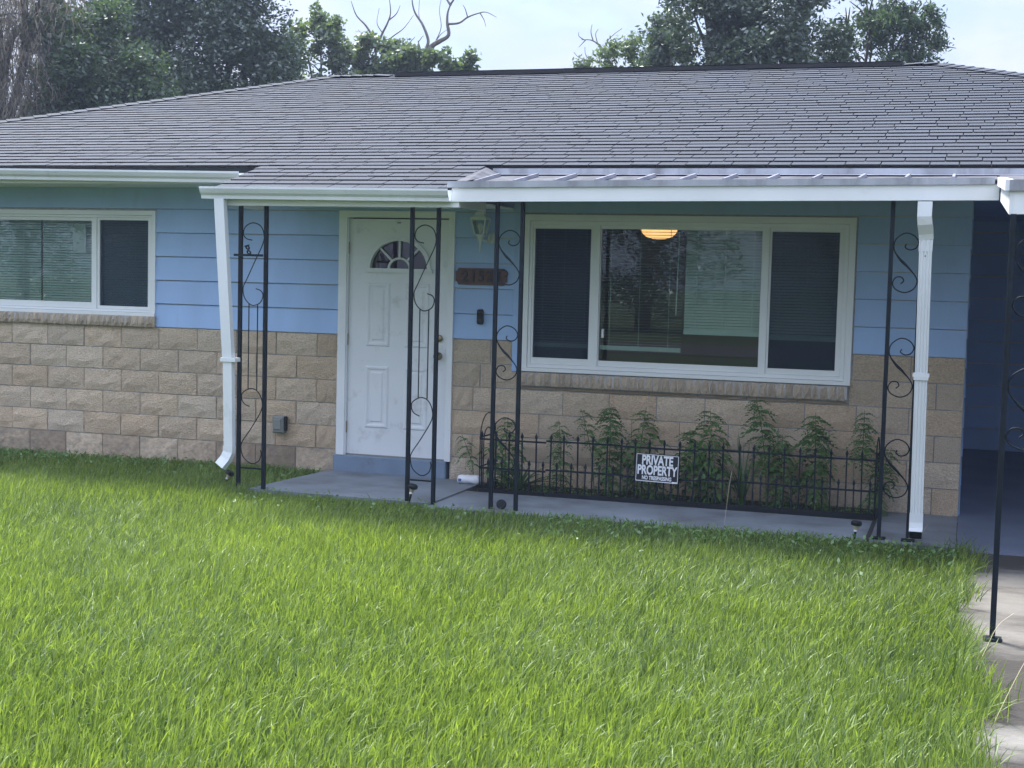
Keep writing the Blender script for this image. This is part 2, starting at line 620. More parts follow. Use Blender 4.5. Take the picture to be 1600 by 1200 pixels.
gnd = np_mesh("ground", np.array([(-400, -400, -0.05), (400, -400, -0.05), (400, 400, -0.05), (-400, 400, -0.05)]),
              np.array([(0, 1, 2, 3)]), m_ground)
gnd["kind"] = "structure"
plate("walkway", -3.80, -0.004, -1.42, -0.52, -0.046, 0.0, m_conc)
plate("walkway", -0.576, -0.004, -0.517, -0.004, -0.046, 0.0, m_conc)
pad = MB()
pad.hexa([(-5.36, -1.30, -0.046), (-3.81, -1.30, -0.046), (-3.81, -0.03, -0.046), (-5.24, -0.03, -0.046),
          (-5.36, -1.30, 0.018), (-3.81, -1.30, 0.010), (-3.81, -0.03, 0.010), (-5.24, -0.03, 0.018)])
pad.build("entry_pad", m_conc)["kind"] = "structure"
plate("carport_floor", 0.0, 4.3, -1.46, 4.86, -0.046, 0.0, m_carfl)
plate("driveway", 0.03, 4.4, -23.0, -1.464, -0.046, -0.012, m_drive)
plate("road", -120, 120, -29.0, -23.0, -0.046, -0.03, m_asph)
plate("planting_bed", -3.72, -0.58, -0.515, -0.02, -0.046, 0.012, m_soil)
jt = MB()
jt.box(-0.60, -0.57, -1.42, -0.53, 0.0, 0.004)
jt.build("walk_joint", m_under)["kind"] = "structure"

# ------------------------------------------------------------------ the house
house = thing("house", (0, 0, 0), "single storey blue house with tan stone base and hipped shingle roof", "house")

Z_S = 1.207      # top of the stone
Z_A = 2.270      # top joint of the counted boards
CB = (Z_A - Z_S) / 5
Z_SOF = 2.47

# core of the front wall with openings, side wall and rear walls
wall = MB()
T0, T1 = 0.0, 0.14


def seg(x0, x1, z0, z1):
    wall.box(x0, x1, T0, T1, z0, z1)


seg(-11.3, -9.60, -0.1, 2.50)
seg(-9.60, -7.00, -0.1, 1.31)
seg(-9.60, -7.00, 2.25, 2.50)
seg(-7.00, -5.18, -0.1, 2.50)
seg(-5.18, -4.14, 2.26, 2.50)
seg(-4.14, -3.52, -0.1, 2.50)
seg(-3.52, -0.845, -0.1, 0.975)
seg(-3.52, -0.845, 2.25, 2.50)
seg(-0.845, 0.0, -0.1, 2.50)
wall.box(-0.14, -0.001, T1, 4.87, -0.1, 2.50)
wall.box(-11.3, -11.16, T1, 8.2, -0.1, 2.5)
wall.box(-11.3, 4.1, 8.2, 8.34, -0.1, 2.5)
wall.box(-0.001, 3.9, 4.90, 5.0, -0.1, 2.5)
wall.box(3.9, 4.0, 1.2, 5.0, -0.1, 2.5)
WALL = wall.build("wall", m_mortar, house)

# stone blocks: split faced, in a running bond
BL, BH, MJ = 0.394, Z_S / 6, 0.009


def stone_mesh(seed, nx=5, nz=3, rough=0.011):
    g = random.Random(seed)
    b = MB()
    w, h, d = 1.0, 1.0, 0.025
    idx = {}
    vs = []
    for j in range(nz + 1):
        for i in range(nx + 1):
            edge = i in (0, nx) or j in (0, nz)
            y = -d + (0.012 if edge else 0) + g.uniform(-rough, rough) * (0.35 if edge else 1.0)
            vs.append((i / nx * w + (0 if edge else g.uniform(-.3, .3) / nx), y, j / nz * h + (0 if edge else g.uniform(-.3, .3) / nz)))
            idx[i, j] = len(vs) - 1
    fs = [(idx[i, j], idx[i + 1, j], idx[i + 1, j + 1], idx[i, j + 1]) for j in range(nz) for i in range(nx)]
    n0 = len(vs)
    vs += [(0, 0.0, 0), (w, 0, 0), (w, 0, h), (0, 0, h)]
    fs += [tuple([n0, n0 + 1] + [idx[i, 0] for i in range(nx, -1, -1)]), tuple([n0 + 2, n0 + 3] + [idx[i, nz] for i in range(nx + 1)]),
           tuple([n0 + 3, n0] + [idx[0, j] for j in range(nz + 1)]), tuple([n0 + 1, n0 + 2] + [idx[nx, j] for j in range(nz, -1, -1)])]
    b.add(vs, fs)
    return b.mesh("stone_block", m_stone)


STONES = [stone_mesh(100 + i) for i in range(8)]
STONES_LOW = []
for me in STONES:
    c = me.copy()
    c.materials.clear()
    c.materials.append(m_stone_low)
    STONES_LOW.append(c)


def stone(x0, x1, z0, z1, low=False):
    me = rnd.choice(STONES_LOW if low else STONES)
    inst("stone_block", me, WALL, (x0 + MJ / 2, rnd.uniform(-0.003, 0.003), z0 + MJ / 2), (0, 0, 0), (x1 - x0 - MJ, 1, z1 - z0 - MJ))


def course(xa, xb, z0, z1, off, from_right, low=False):
    """blocks between xa and xb, first one at the door or corner end has length off"""
    xs = []
    if from_right:
        x, w = xb, off
        while x > xa + 0.02:
            n = max(x - w, xa)
            if n - xa < 0.07:
                n = xa
            xs.append((n, x))
            x, w = n, BL
    else:
        x, w = xa, off
        while x < xb - 0.02:
            n = min(x + w, xb)
            if xb - n < 0.07:
                n = xb
            xs.append((x, n))
            x, w = n, BL
    for a, b in xs:
        stone(a, b, z0, z1, low)


for k in range(6):
    z0, z1 = k * BH, (k + 1) * BH
    if k == 0:
        z0 = -0.09
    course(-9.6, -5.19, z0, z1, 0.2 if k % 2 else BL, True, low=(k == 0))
    if k < 4:
        course(-4.13, 0.0, z0, z1, BL if k % 2 else 0.2, True)
    elif k == 4:      # shortened under the sill of the wide window
        course(-4.13, -3.53, z0, z1, 0.25, False)
        course(-3.53, -0.85, z0, z0 + 0.028, BL, True)
        course(-0.85, 0.0, z0, z1, 0.2, True)
    else:
        course(-4.13, -3.60, z0, z1, BL * 0.86, False)
        course(-0.83, 0.0, z0, z1, BL, True)
course(-11.3, -9.6, 0, Z_S, BL, True)
# rough upright sill bricks below both windows
SBK = [stone_mesh(300 + i, 3, 3, 0.009) for i in range(5)]
for me in SBK:
    me.materials.clear()
    me.materials.append(m_sillbrick)


def sill_row(xa, xb, zt, zb):
    x = xa
    while x < xb - 0.03:
        w = min(rnd.uniform(0.060, 0.072), xb - x)
        inst("sill_brick", rnd.choice(SBK), WALL, (x + 0.0045, -0.032 + rnd.uniform(-.004, .004), zb), (R(-3), 0, rnd.uniform(-.03, .03)),
             (w - 0.009, 1.35, zt - zb))
        x += w


sill_row(-9.6, -6.985, 1.302, 1.205)
sill_row(-3.52, -0.855, 0.952, 0.842)
for bx in ((-9.6, -6.99, -0.045, 0.0, 1.215, 1.300), (-3.52, -0.86, -0.045, 0.0, 0.85, 0.950)):
    ms = MB()
    ms.box(*bx)
    ms.build("sill_mortar", m_mortar, WALL)

# lap siding, each board its own piece


def board(x0, x1, zb, zt, material=m_siding):
    b = MB()
    p = [(-0.006, zt - 0.005), (-0.022, zb + 0.004), (-0.020, zb + 0.002), (0.0, zb + 0.002), (0.0, zt - 0.005)]
    b.prism_x(p, x0, x1)
    b.build("siding_board", material, WALL)


for k in range(6):
    zb = Z_S + k * CB
    zt = zb + CB if k < 5 else Z_SOF
    if k < 5:
        board(-7.0, -5.185, zb, zt)
        board(-4.135, -3.60, zb, zt)
        board(-0.83, -0.002, zb, zt)
        board(-11.3, -9.6, zb, zt)
    else:
        board(-11.3, -7.0, zb, zt)
        board(-6.999, -3.601, zb, zt)
        board(-3.60, -0.002, zb, zt)
tb = MB()
tb.box(-3.598, -3.522, -0.028, 0.0, 0.955, 2.268)
tb.build("trim_board", m_siding, WALL)
# carport rear wall boards
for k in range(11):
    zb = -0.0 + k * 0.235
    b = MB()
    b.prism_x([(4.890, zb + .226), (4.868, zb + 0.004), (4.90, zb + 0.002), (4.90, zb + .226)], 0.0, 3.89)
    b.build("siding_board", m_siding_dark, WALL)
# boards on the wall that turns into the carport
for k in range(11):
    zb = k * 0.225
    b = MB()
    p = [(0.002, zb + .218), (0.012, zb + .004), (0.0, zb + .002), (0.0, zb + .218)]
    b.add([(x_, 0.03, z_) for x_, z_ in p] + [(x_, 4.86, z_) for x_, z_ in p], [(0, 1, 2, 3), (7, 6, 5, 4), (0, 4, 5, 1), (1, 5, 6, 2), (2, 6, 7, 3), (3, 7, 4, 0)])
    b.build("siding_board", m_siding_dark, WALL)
# step under the door
st = MB()
st.cbox(-5.215, -4.165, -0.032, 0.10, -0.04, 0.158, 0.008)
st.build("door_step", m_step, house)

# ---- windows


def frame_rect(b, x0, x1, z0, z1, y0, y1, wl, wr, wb, wt):
    b.box(x0, x1, y0, y1, z0, z0 + wb)
    b.box(x0, x1, y0, y1, z1 - wt, z1)
    b.box(x0, x0 + wl, y0, y1, z0 + wb, z1 - wt)
    b.box(x1 - wr, x1, y0, y1, z0 + wb, z1 - wt)


def slats(name, x0, x1, z0, z1, y, tilt, win, material, pitch=0.0235):
    b = MB()
    z = z1
    w = 0.025
    while z > z0:
        dy, dz = math.cos(tilt) * w / 2, math.sin(tilt) * w / 2
        sag = rnd.uniform(-0.0012, 0.0012)
        b.add([(x0, y - dy, z - dz), (x1, y - dy, z - dz + sag), (x1, y + dy, z + dz + sag), (x0, y + dy, z + dz),
               (x0, y - dy, z - dz + .001), (x1, y - dy, z - dz + .001 + sag), (x1, y + dy, z + dz + .001 + sag), (x0, y + dy, z + dz + .001)],
              [(3, 2, 1, 0), (4, 5, 6, 7), (0, 1, 5, 4), (2, 3, 7, 6)])
        z -= pitch
    o = b.build(name, material, win)
    o["kind"] = "stuff"
    b = MB()
    b.box(x0, x1, y - 0.012, y + 0.012, z1 + 0.005, z1 + 0.045)
    b.build("blind_head_rail", material, win)
    b = MB()
    b.box(x0, x1, y - 0.013, y + 0.013, z0 - 0.035, z0)
    b.build("blind_bottom_rail", material, win)
    b = MB()
    for q in (0.15, 0.5, 0.85):
        xx = x0 + (x1 - x0) * q
        b.box(xx - 0.002, xx + 0.002, y - 0.0150, y - 0.0135, z0, z1)
    o = b.build("blind_cord", material, win)
    o["kind"] = "stuff"


def pane(win, x0, x1, z0, z1, y, material=None, name="pane"):
    b = MB()
    b.box(x0, x1, y, y + 0.004, z0, z1)
    return b.build(name, material or m_glass, win)


# left window: casing -9.6..-7.0
def casing(b, x0, x1, z0, z1, w, wt, y0=-0.030):
    b.box(x0, x1, y0, 0.06, z1 - wt, z1)
    b.box(x0, x1, y0 - 0.012, 0.06, z0, z0 + 0.030)
    b.box(x0, x0 + w, y0, 0.06, z0 + 0.030, z1 - wt)
    b.box(x1 - w, x1, y0, 0.06, z0 + 0.030, z1 - wt)


lw = MB()
casing(lw, -9.6, -7.0, 1.302, 2.252, 0.035, 0.040)
LW = lw.build("window", m_cream, house)
b = MB()
frame_rect(b, -9.563, -7.037, 1.334, 2.210, -0.014, 0.05, 0.02, 0.02, 0.02, 0.02)
b.box(-7.672, -7.624, -0.014, 0.05, 1.355, 2.189)
b.box(-8.985, -8.937, -0.014, 0.05, 1.355, 2.189)
b.build("frame", m_cream, LW)
b = MB()
frame_rect(b, -7.622, -7.058, 1.356, 2.188, -0.006, 0.03, 0.026, 0.030, 0.028, 0.022)
b.build("sash", m_cream, LW)
b = MB()
frame_rect(b, -8.935, -7.674, 1.356, 2.188, 0.0, 0.04, 0.012, 0.012, 0.055, 0.030)
b.build("sash", m_cream, LW)
pane(LW, -8.922, -7.687, 1.412, 2.157, 0.020)
pane(LW, -7.595, -7.090, 1.385, 2.165, 0.022)
pane(LW, -9.54, -8.99, 1.36, 2.188, 0.022)
pane(LW, -7.595, -7.090, 1.385, 2.165, 0.004, m_screen, "insect_screen")
slats("blind_slat", -9.5, -8.292, 1.36, 2.20, 0.085, R(50), LW, m_blind)
slats("blind_slat", -8.272, -7.62, 1.36, 2.20, 0.085, R(50), LW, m_blind)
slats("blind_slat", -7.61, -7.06, 1.36, 2.20, 0.085, R(48), LW, m_blind)
b = MB()
b.box(-7.905, -7.768, 0.030, 0.032, 1.865, 2.125)
b.build("paper_notice", m_paper, LW)

# wide picture window
pw = MB()
casing(pw, -3.520, -0.843, 0.962, 2.255, 0.050, 0.050)
PW = pw.build("window", m_cream, house)
b = MB()
frame_rect(b, -3.468, -0.895, 0.994, 2.203, -0.016, 0.05, 0.024, 0.030, 0.030, 0.030)
b.box(-2.930, -2.872, -0.016, 0.05, 1.024, 2.173)
b.box(-1.556, -1.503, -0.016, 0.05, 1.024, 2.173)
b.build("frame", m_cream, PW)
b = MB()
frame_rect(b, -3.443, -2.932, 1.025, 2.172, -0.008, 0.03, 0.016, 0.018, 0.052, 0.030)
b.build("sash", m_cream, PW)
b = MB()
frame_rect(b, -1.501, -0.926, 1.025, 2.172, -0.008, 0.03, 0.016, 0.040, 0.044, 0.030)
b.build("sash", m_cream, PW)
b = MB()
frame_rect(b, -2.871, -1.557, 1.025, 2.172, 0.0, 0.04, 0.006, 0.006, 0.046, 0.026)
b.build("sash", m_cream, PW)
pane(PW, -3.427, -2.951, 1.078, 2.141, 0.022)
pane(PW, -2.864, -1.564, 1.072, 2.145, 0.020)
pane(PW, -1.484, -0.967, 1.070, 2.141, 0.022)
pane(PW, -3.427, -2.951, 1.078, 2.141, 0.004, m_screen, "insect_screen")
pane(PW, -1.484, -0.967, 1.070, 2.141, 0.004, m_screen, "insect_screen")
slats("blind_slat", -3.45, -2.93, 1.200, 2.15, 0.085, R(10), PW, m_blind_open)
slats("blind_slat", -2.90, -2.200, 1.195, 2.15, 0.085, R(-6), PW, m_blind_open)
slats("blind_slat", -2.180, -1.535, 1.345, 2.15, 0.085, R(50), PW, m_blind)
slats("blind_slat", -1.520, -0.90, 1.325, 2.15, 0.085, R(45), PW, m_blind)
b = MB()
b.tube([(-2.235, 0.065, 2.13), (-2.245, 0.063, 1.46)], 0.005, 6)
b.build("blind_wand", m_blind, PW)
b = MB()
b.box(-2.842, -2.825, -0.004, 0.02, 1.26, 1.33)
b.build("latch", m_white, PW)

# rooms behind the glass
b = MB()
b.add([(-5.0, 0.16, 0.12), (-0.2, 0.16, 0.12), (-0.2, 4.2, 0.12), (-5.0, 4.2, 0.12), (-5.0, 0.16, 2.40), (-0.2, 0.16, 2.40), (-0.2, 4.2, 2.40), (-5.0, 4.2, 2.40)],
      [(0, 1, 2, 3), (7, 6, 5, 4), (2, 6, 7, 3), (1, 5, 6, 2), (0, 3, 7, 4)])
b.add([(-9.9, 0.16, 0.12), (-5.4, 0.16, 0.12), (-5.4, 3.4, 0.12), (-9.9, 3.4, 0.12), (-9.9, 0.16, 2.40), (-5.4, 0.16, 2.40), (-5.4, 3.4, 2.40), (-9.9, 3.4, 2.40)],
      [(0, 1, 2, 3), (7, 6, 5, 4), (2, 6, 7, 3), (1, 5, 6, 2), (0, 3, 7, 4)])
b.build("interior_wall", m_room, house)
# ---- front door
DX0, DX1, DZ0, DZ1 = -5.100, -4.186, 0.172, 2.204
b = MB()
b.box(-5.186, -5.112, -0.036, 0.08, 0.160, 2.272)
b.box(-4.174, -4.126, -0.036, 0.08, 0.160, 2.272)
b.box(-5.112, -4.174, -0.036, 0.08, 2.216, 2.272)
b.box(-5.112, -5.100 - .002, -0.022, 0.08, 0.160, 2.216)
b.box(-4.186 + .002, -4.174, -0.022, 0.08, 0.160, 2.216)
DF = b.build("door_frame", m_white, house)


def door_slab():
    """a slab whose face has a half-round opening for the fan light"""
    cx, zb, rx, rz = (DX0 + DX1) / 2 + 0.005, 1.785, 0.262, 0.235
    y0, y1 = 0.004, 0.046
    n = 20
    arc = [(cx + rx * math.cos(math.pi * k / n), zb + rz * math.sin(math.pi * k / n)) for k in range(n + 1)]
    m_ = MB()
    for y in (y0, y1):
        o = [(x, y, z) for x, z in arc]
        top = [(DX1 + (DX0 - DX1) * k / n, y, DZ1) for k in range(n + 1)]
        vs = o + top
        m_.add(vs, [(k, k + 1, n + 1 + k + 1, n + 1 + k) for k in range(n)])
        m_.add([(arc[0][0], y, zb), (DX1, y, zb), (DX1, y, DZ1)], [(0, 1, 2)])
        m_.add([(arc[-1][0], y, zb), (DX0, y, zb), (DX0, y, DZ1)], [(0, 1, 2)])
        m_.add([(DX0, y, DZ0), (DX1, y, DZ0), (DX1, y, zb), (DX0, y, zb)], [(0, 1, 2, 3)])
    for k in range(n):
        a, c = arc[k], arc[k + 1]
        m_.add([(a[0], y0, a[1]), (c[0], y0, c[1]), (c[0], y1, c[1]), (a[0], y1, a[1])], [(0, 1, 2, 3)])
    for xa, za, xb_, zb_ in ((DX0, DZ0, DX1, DZ0), (DX1, DZ0, DX1, DZ1), (DX1, DZ1, DX0, DZ1), (DX0, DZ1, DX0, DZ0)):
        m_.add([(xa, y0, za), (xb_, y0, zb_), (xb_, y1, zb_), (xa, y1, za)], [(0, 1, 2, 3)])
    o = m_.build("door", m_door, house)
    # glass, rim, spokes
    g = MB()
    g.add([(x, 0.028, z) for x, z in arc], [tuple(range(n + 1))])
    g.build("pane", m_glass_dim, o)
    r_ = MB()
    for k in range(n):
        t0_, t1_ = math.pi * k / n, math.pi * (k + 1) / n
        q = []
        for y in (-0.022, 0.004):
            for t_ in (t0_, t1_):
                for e in (0, 0.034):
                    q.append((cx + (rx + e) * math.cos(t_), y, zb + (rz + e) * math.sin(t_)))
        r_.hexa([q[0], q[1], q[3], q[2], q[4], q[5], q[7], q[6]])
    r_.box(cx - rx - 0.046, cx + rx + 0.046, -0.022, 0.004, zb - 0.034, zb)
    r_.build("fan_light_rim", m_door, o)
    for t_ in (0.26, 0.5, 0.74):
        s_ = MB()
        c_, s__ = math.cos(math.pi * t_), math.sin(math.pi * t_)
        ri = 0.095
        w = 0.008
        p0 = (cx + ri * c_, zb + ri * s__ * 0.9)
        p1 = (cx + rx * c_, zb + rz * s__)
        nx_, nz_ = -s__ * w, c_ * w
        s_.hexa([(p0[0] - nx_, 0.002, p0[1] - nz_), (p0[0] + nx_, 0.002, p0[1] + nz_), (p1[0] + nx_, 0.002, p1[1] + nz_), (p1[0] - nx_, 0.002, p1[1] - nz_),
                 (p0[0] - nx_, 0.022, p0[1] - nz_), (p0[0] + nx_, 0.022, p0[1] + nz_), (p1[0] + nx_, 0.022, p1[1] + nz_), (p1[0] - nx_, 0.022, p1[1] - nz_)])
        s_.build("muntin", m_door, o)
    a_ = MB()
    for k in range(12):
        q = []
        for y in (0.0, 0.022):
            for t_ in (math.pi * k / 12, math.pi * (k + 1) / 12):
                for e in (0.088, 0.106):
                    q.append((cx + e * math.cos(t_), y, zb + e * 0.9 * math.sin(t_)))
        a_.hexa([q[0], q[1], q[3], q[2], q[4], q[5], q[7], q[6]])
    a_.build("muntin", m_door, o)
    # raised panels with a moulded rim
    for xa, xb2 in ((DX0 + 0.165, DX0 + 0.385), (DX0 + 0.525, DX0 + 0.745)):
        for za, zb2 in ((1.112, 1.660), (0.405, 0.945)):
            p = MB()
            ys = [(0.0, 0.0040), (0.012, -0.006), (0.024, -0.006), (0.038, 0.0035), (0.052, 0.0035), (0.064, -0.006)]
            rings = [[(xa + d, y, za + d), (xb2 - d, y, za + d), (xb2 - d, y, zb2 - d), (xa + d, y, zb2 - d)] for d, y in ys]
            vs = [v for r__ in rings for v in r__]
            fs = []
            for i in range(len(rings) - 1):
                for k in range(4):
                    fs.append((i * 4 + k, i * 4 + (k + 1) % 4, (i + 1) * 4 + (k + 1) % 4, (i + 1) * 4 + k))
            fs.append(tuple(4 * (len(rings) - 1) + k for k in range(4)))
            p.add(vs, fs)
            p.build("door_panel", m_door, o)
    h_ = MB()
    h_.lathe([(0.032, 0.004), (0.032, -0.006), (0.012, -0.010), (0.012, -0.035), (0.026, -0.045), (0.030, -0.060), (0.024, -0.074), (0.0, -0.076)], (-4.258, 0, 1.052), 18, 'y')
    h_.build("door_knob", m_brass, o, smooth=True)
    h_ = MB()
    h_.lathe([(0.031, 0.004), (0.031, -0.014), (0.024, -0.020), (0.008, -0.022), (0.0, -0.022)], (-4.256, 0, 1.203), 18, 'y')
    h_.build("deadbolt", m_brass, o, smooth=True)
    for z in (1.955, 1.165, 0.405):
        h_ = MB()
        h_.tube([(DX0 - 0.004, -0.010, z - 0.05), (DX0 - 0.004, -0.010, z + 0.05)], 0.009, 8)
        h_.build("hinge", m_brass, o)
    h_ = MB()
    h_.box(-4.66, -4.63, -0.006, 0.004, 2.168, 2.180)
    h_.build("knocker_plate", m_grey, o)
    h_ = MB()
    h_.box(DX0, DX1, -0.010, 0.05, 0.156, 0.172)
    h_.build("sweep", m_grey, o)


door_slab()
# ------------------------------------------------------------------ the roof
S = 0.302
ZE, YE = 2.606, -0.63
YR = 4.08
HL, HR = -11.9, 4.3
CS = math.cos(math.atan(S))


def zr(y):
    return ZE + S * (y - YE)


run = YR - YE
ZR = zr(YR)
b = MB()
A0, A1, A2, A3 = (HL, YE, ZE - .012), (HR, YE, ZE - .012), (HR, YR + run, ZE - .012), (HL, YR + run, ZE - .012)
RL, RR = (HL + run, YR, ZR - .012), (HR - run, YR, ZR - .012)
b.add([A0, A1, A2, A3, RL, RR], [(0, 1, 5, 4), (1, 2, 5), (2, 3, 4, 5), (3, 0, 4)])
dl = 0.03
b.add([(p[0], p[1], p[2] - dl) for p in (A0, A1, A2, A3, RL, RR)], [(0, 1, 5, 4), (1, 2, 5), (2, 3, 4, 5), (3, 0, 4)])
for p, q in ((A0, A1), (A1, A2), (A2, A3), (A3, A0)):
    b.add([p, q, (q[0], q[1], q[2] - dl), (p[0], p[1], p[2] - dl)], [(0, 1, 2, 3)])
EX0, EX1, EY = -5.60, -3.66, -1.392
b.hexa([(EX0, EY, zr(EY) - .042), (EX1, EY, zr(EY) - .042), (EX1, YE, ZE - .042), (EX0, YE, ZE - .042),
        (EX0, EY, zr(EY) - .012), (EX1, EY, zr(EY) - .012), (EX1, YE, ZE - .012), (EX0, YE, ZE - .012)])
ROOF = b.build("roof", m_under, house)

sh = MB()
sh.hexa([(0, 0.012, -0.006), (1, 0.012, -0.006), (1, .17, -0.004), (0, .17, -0.004), (0, 0, 0.013), (1, 0, 0.013), (1, .17, 0.002), (0, .17, 0.002)])
sh.m = [0, 0, 1, 1, 0, 1]
SHM = sh.mesh("shingle", [m_shingle, m_under])
ST = sh.v
DY = 0.128
cand = []
for k in range(-6, 37):
    y = YE - 0.014 + k * DY
    if k < 0:
        xa, xb = EX0 - 0.02, EX1 + 0.01
    else:
        xa, xb = HL + (y - YE), HR - (y - YE)
    x = xa - rnd.uniform(0, 0.2)
    while x < xb:
        w = rnd.choice((0.17, 0.21, 0.25, 0.28, 0.33, 0.38)) + rnd.uniform(-.01, .01)
        a, c = max(x, xa), min(x + w, xb)
        if c - a > 0.03:
            cand.append((k, a, c - a, y, rnd.choice((0, 0, 0, 0.002)) + rnd.uniform(0, .001)))
        x += w
ang = math.atan(S)
near = sorted([c for c in cand if -8.9 < c[1] < 0.55 or c[0] < 0], key=lambda c: (c[0], abs(c[1] + 3)))[:300]
ns = set(near)
for (k, x, w, y, lift) in near:
    inst("shingle", SHM, ROOF, (x + .004, y, zr(y) - 0.006 + lift), (ang, 0, rnd.uniform(-.004, .004)), (w - 0.008, 1, 1))
V, F, TT = [], [], []
ca, sa = math.cos(ang), math.sin(ang)
for c in cand:
    if c in ns:
        continue
    k, x, w, y, lift = c
    o = len(V)
    t = rnd.random()
    for (px, py, pz) in ST:
        V.append((x + .004 + px * (w - .008), y + py * ca - pz * sa, zr(y) - 0.006 + lift + py * sa + pz * ca))
        TT.append(t)
    for f in sh.f:
        F.append(tuple(o + i for i in f))
o = np_mesh("shingle_field", np.array(V), np.array(F), m_shingle2, np.array(TT), ROOF, flat=True)
o.data.materials.append(m_under)
o.data.polygons.foreach_set("material_index", np.array(sh.m * (len(F) // 6), np.int32))
o["kind"] = "stuff"
# hips: overlapping cap shingles, and the raised vent on the ridge
V, F, TT = [], [], []


def caps(p0, p1, wdt=0.14, step=0.14):
    p0, p1 = Vector(p0), Vector(p1)
    d = (p1 - p0)
    n = int(d.length / step)
    d.normalize()
    side = d.cross(Vector((0, 0, 1))).normalized()
    for i in range(n):
        q = p0 + d * (i * step)
        q2 = q + d * (step * 1.35)
        t = rnd.random()
        o_ = len(V)
        for (pt, h) in ((q, 0.022), (q2, 0.010)):
            for sgn in (-1, 0, 1):
                V.append(tuple(pt + side * (sgn * wdt) + Vector((0, 0, h - abs(sgn) * wdt * 0.23))))
                TT.append(t)
        for pt, h in ((q, 0.012),):
            for sgn in (-1, 0, 1):
                V.append(tuple(pt + side * (sgn * wdt) + Vector((0, 0, h - abs(sgn) * wdt * 0.23))))
                TT.append(t)
        F.extend([(o_, o_ + 1, o_ + 4, o_ + 3), (o_ + 1, o_ + 2, o_ + 5, o_ + 4), (o_ + 6, o_ + 7, o_ + 1, o_), (o_ + 7, o_ + 8, o_ + 2, o_ + 1)])


caps((HL, YE, ZE), (HL + run, YR, ZR))
caps((HR, YE, ZE), (HR - run, YR, ZR))
caps((HR, YR + run, ZE), (HR - run, YR, ZR))
caps((HL, YR + run, ZE), (HL + run, YR, ZR))
caps((HL + run, YR, ZR), (-6.36, YR, ZR))
caps((HR - run, YR, ZR), (-0.75, YR, ZR))
o = np_mesh("ridge_cap", np.array(V), np.array(F), m_shingle2, np.array(TT), ROOF, flat=True)
o["kind"] = "stuff"
b = MB()
prof = [(YR - .15, ZR - .045 + .012), (YR - .15, ZR + .010), (YR, ZR + .034), (YR + .15, ZR + .010), (YR + .15, ZR - .03)]
n = 14
for i in range(n):
    xa = -6.36 + (5.61) * i / n
    xb = -6.36 + (5.61) * (i + 1) / n
    dz = rnd.uniform(-.004, .004)
    b.prism_x(prof, xa, xb - .002, dz, dz)
RV = b.build("ridge_vent", m_under, ROOF)
x = -6.36
V, F, TT = [], [], []
while x < -0.76:
    w = min(0.28, -0.75 - x)
    o_ = len(V)
    t = rnd.random()
    dz = rnd.uniform(0, .004)
    V += [(x, YR - .155, ZR + .014 + dz), (x + w, YR - .155, ZR + .014 + dz), (x + w, YR, ZR + .038 + dz), (x, YR, ZR + .038 + dz),
          (x + w, YR + .155, ZR + .014 + dz), (x, YR + .155, ZR + .014 + dz)]
    TT += [t] * 6
    F += [(o_, o_ + 1, o_ + 2, o_ + 3), (o_ + 3, o_ + 2, o_ + 4, o_ + 5)]
    x += w
o = np_mesh("vent_shingle", np.array(V), np.array(F), m_shingle2, np.array(TT), ROOF, flat=True)
o["kind"] = "stuff"
# plain rear and side slopes get a shingle coloured skin
b = MB()
e = 0.001
b.add([(HR, YE, ZE + e), (HR, YR + run, ZE + e), (HR - run, YR, ZR + e)], [(0, 1, 2)])
b.add([(HR, YR + run, ZE + e), (HL, YR + run, ZE + e), (HL + run, YR, ZR + e), (HR - run, YR, ZR + e)], [(0, 1, 2, 3)])
b.add([(HL, YR + run, ZE + e), (HL, YE, ZE + e), (HL + run, YR, ZR + e)], [(0, 1, 2)])
b.build("rear_slope", m_shingle, ROOF)

# fascias, soffits, gutters
b = MB()
b.box(HL, EX0 + 0.02, YE + .004, YE + 0.022, 2.455, ZE - .05)
b.box(-3.7, HR, YE + .004, YE + 0.022, 2.52, ZE - .05)
b.build("fascia_board", m_cream, house)
b = MB()
b.box(HL, EX0 - 0.0, YE - .010, YE + .003, ZE - .060, ZE - .014)
b.box(EX1, HR, YE - .010, YE + .003, ZE - .052, ZE - .014)
b.box(EX0, EX1, EY - .008, EY + .004, zr(EY) - .05, zr(EY) - .014)
b.build("eave_strip", m_black, ROOF)  # black strip under the shingle edge along the eaves
b = MB()
b.box(HL, -5.62, YE + .022, 0.0, 2.462, 2.474)
b.build("soffit", m_cream, house)
b = MB()
b.box(0.0, HR - .1, -0.60, 4.87, 2.47, 2.482)
b.build("carport_ceiling", m_siding_dark, house)


def gut_prof(y, zt, h=0.092, w=0.105):
    return [(y, zt - 0.006), (y, zt - h), (y - w * 0.62, zt - h), (y - w * 0.66, zt - h * 0.72), (y - w * 0.84, zt - h * 0.52), (y - w, zt - h * 0.18),
            (y - w, zt), (y - w * 0.90, zt), (y - w * 0.90, zt - 0.016), (y - w * 0.80, zt - h * 0.42), (y - w * 0.58, zt - h * 0.9), (y - 0.004, zt - h * 0.9), (y - 0.004, zt - 0.006)]


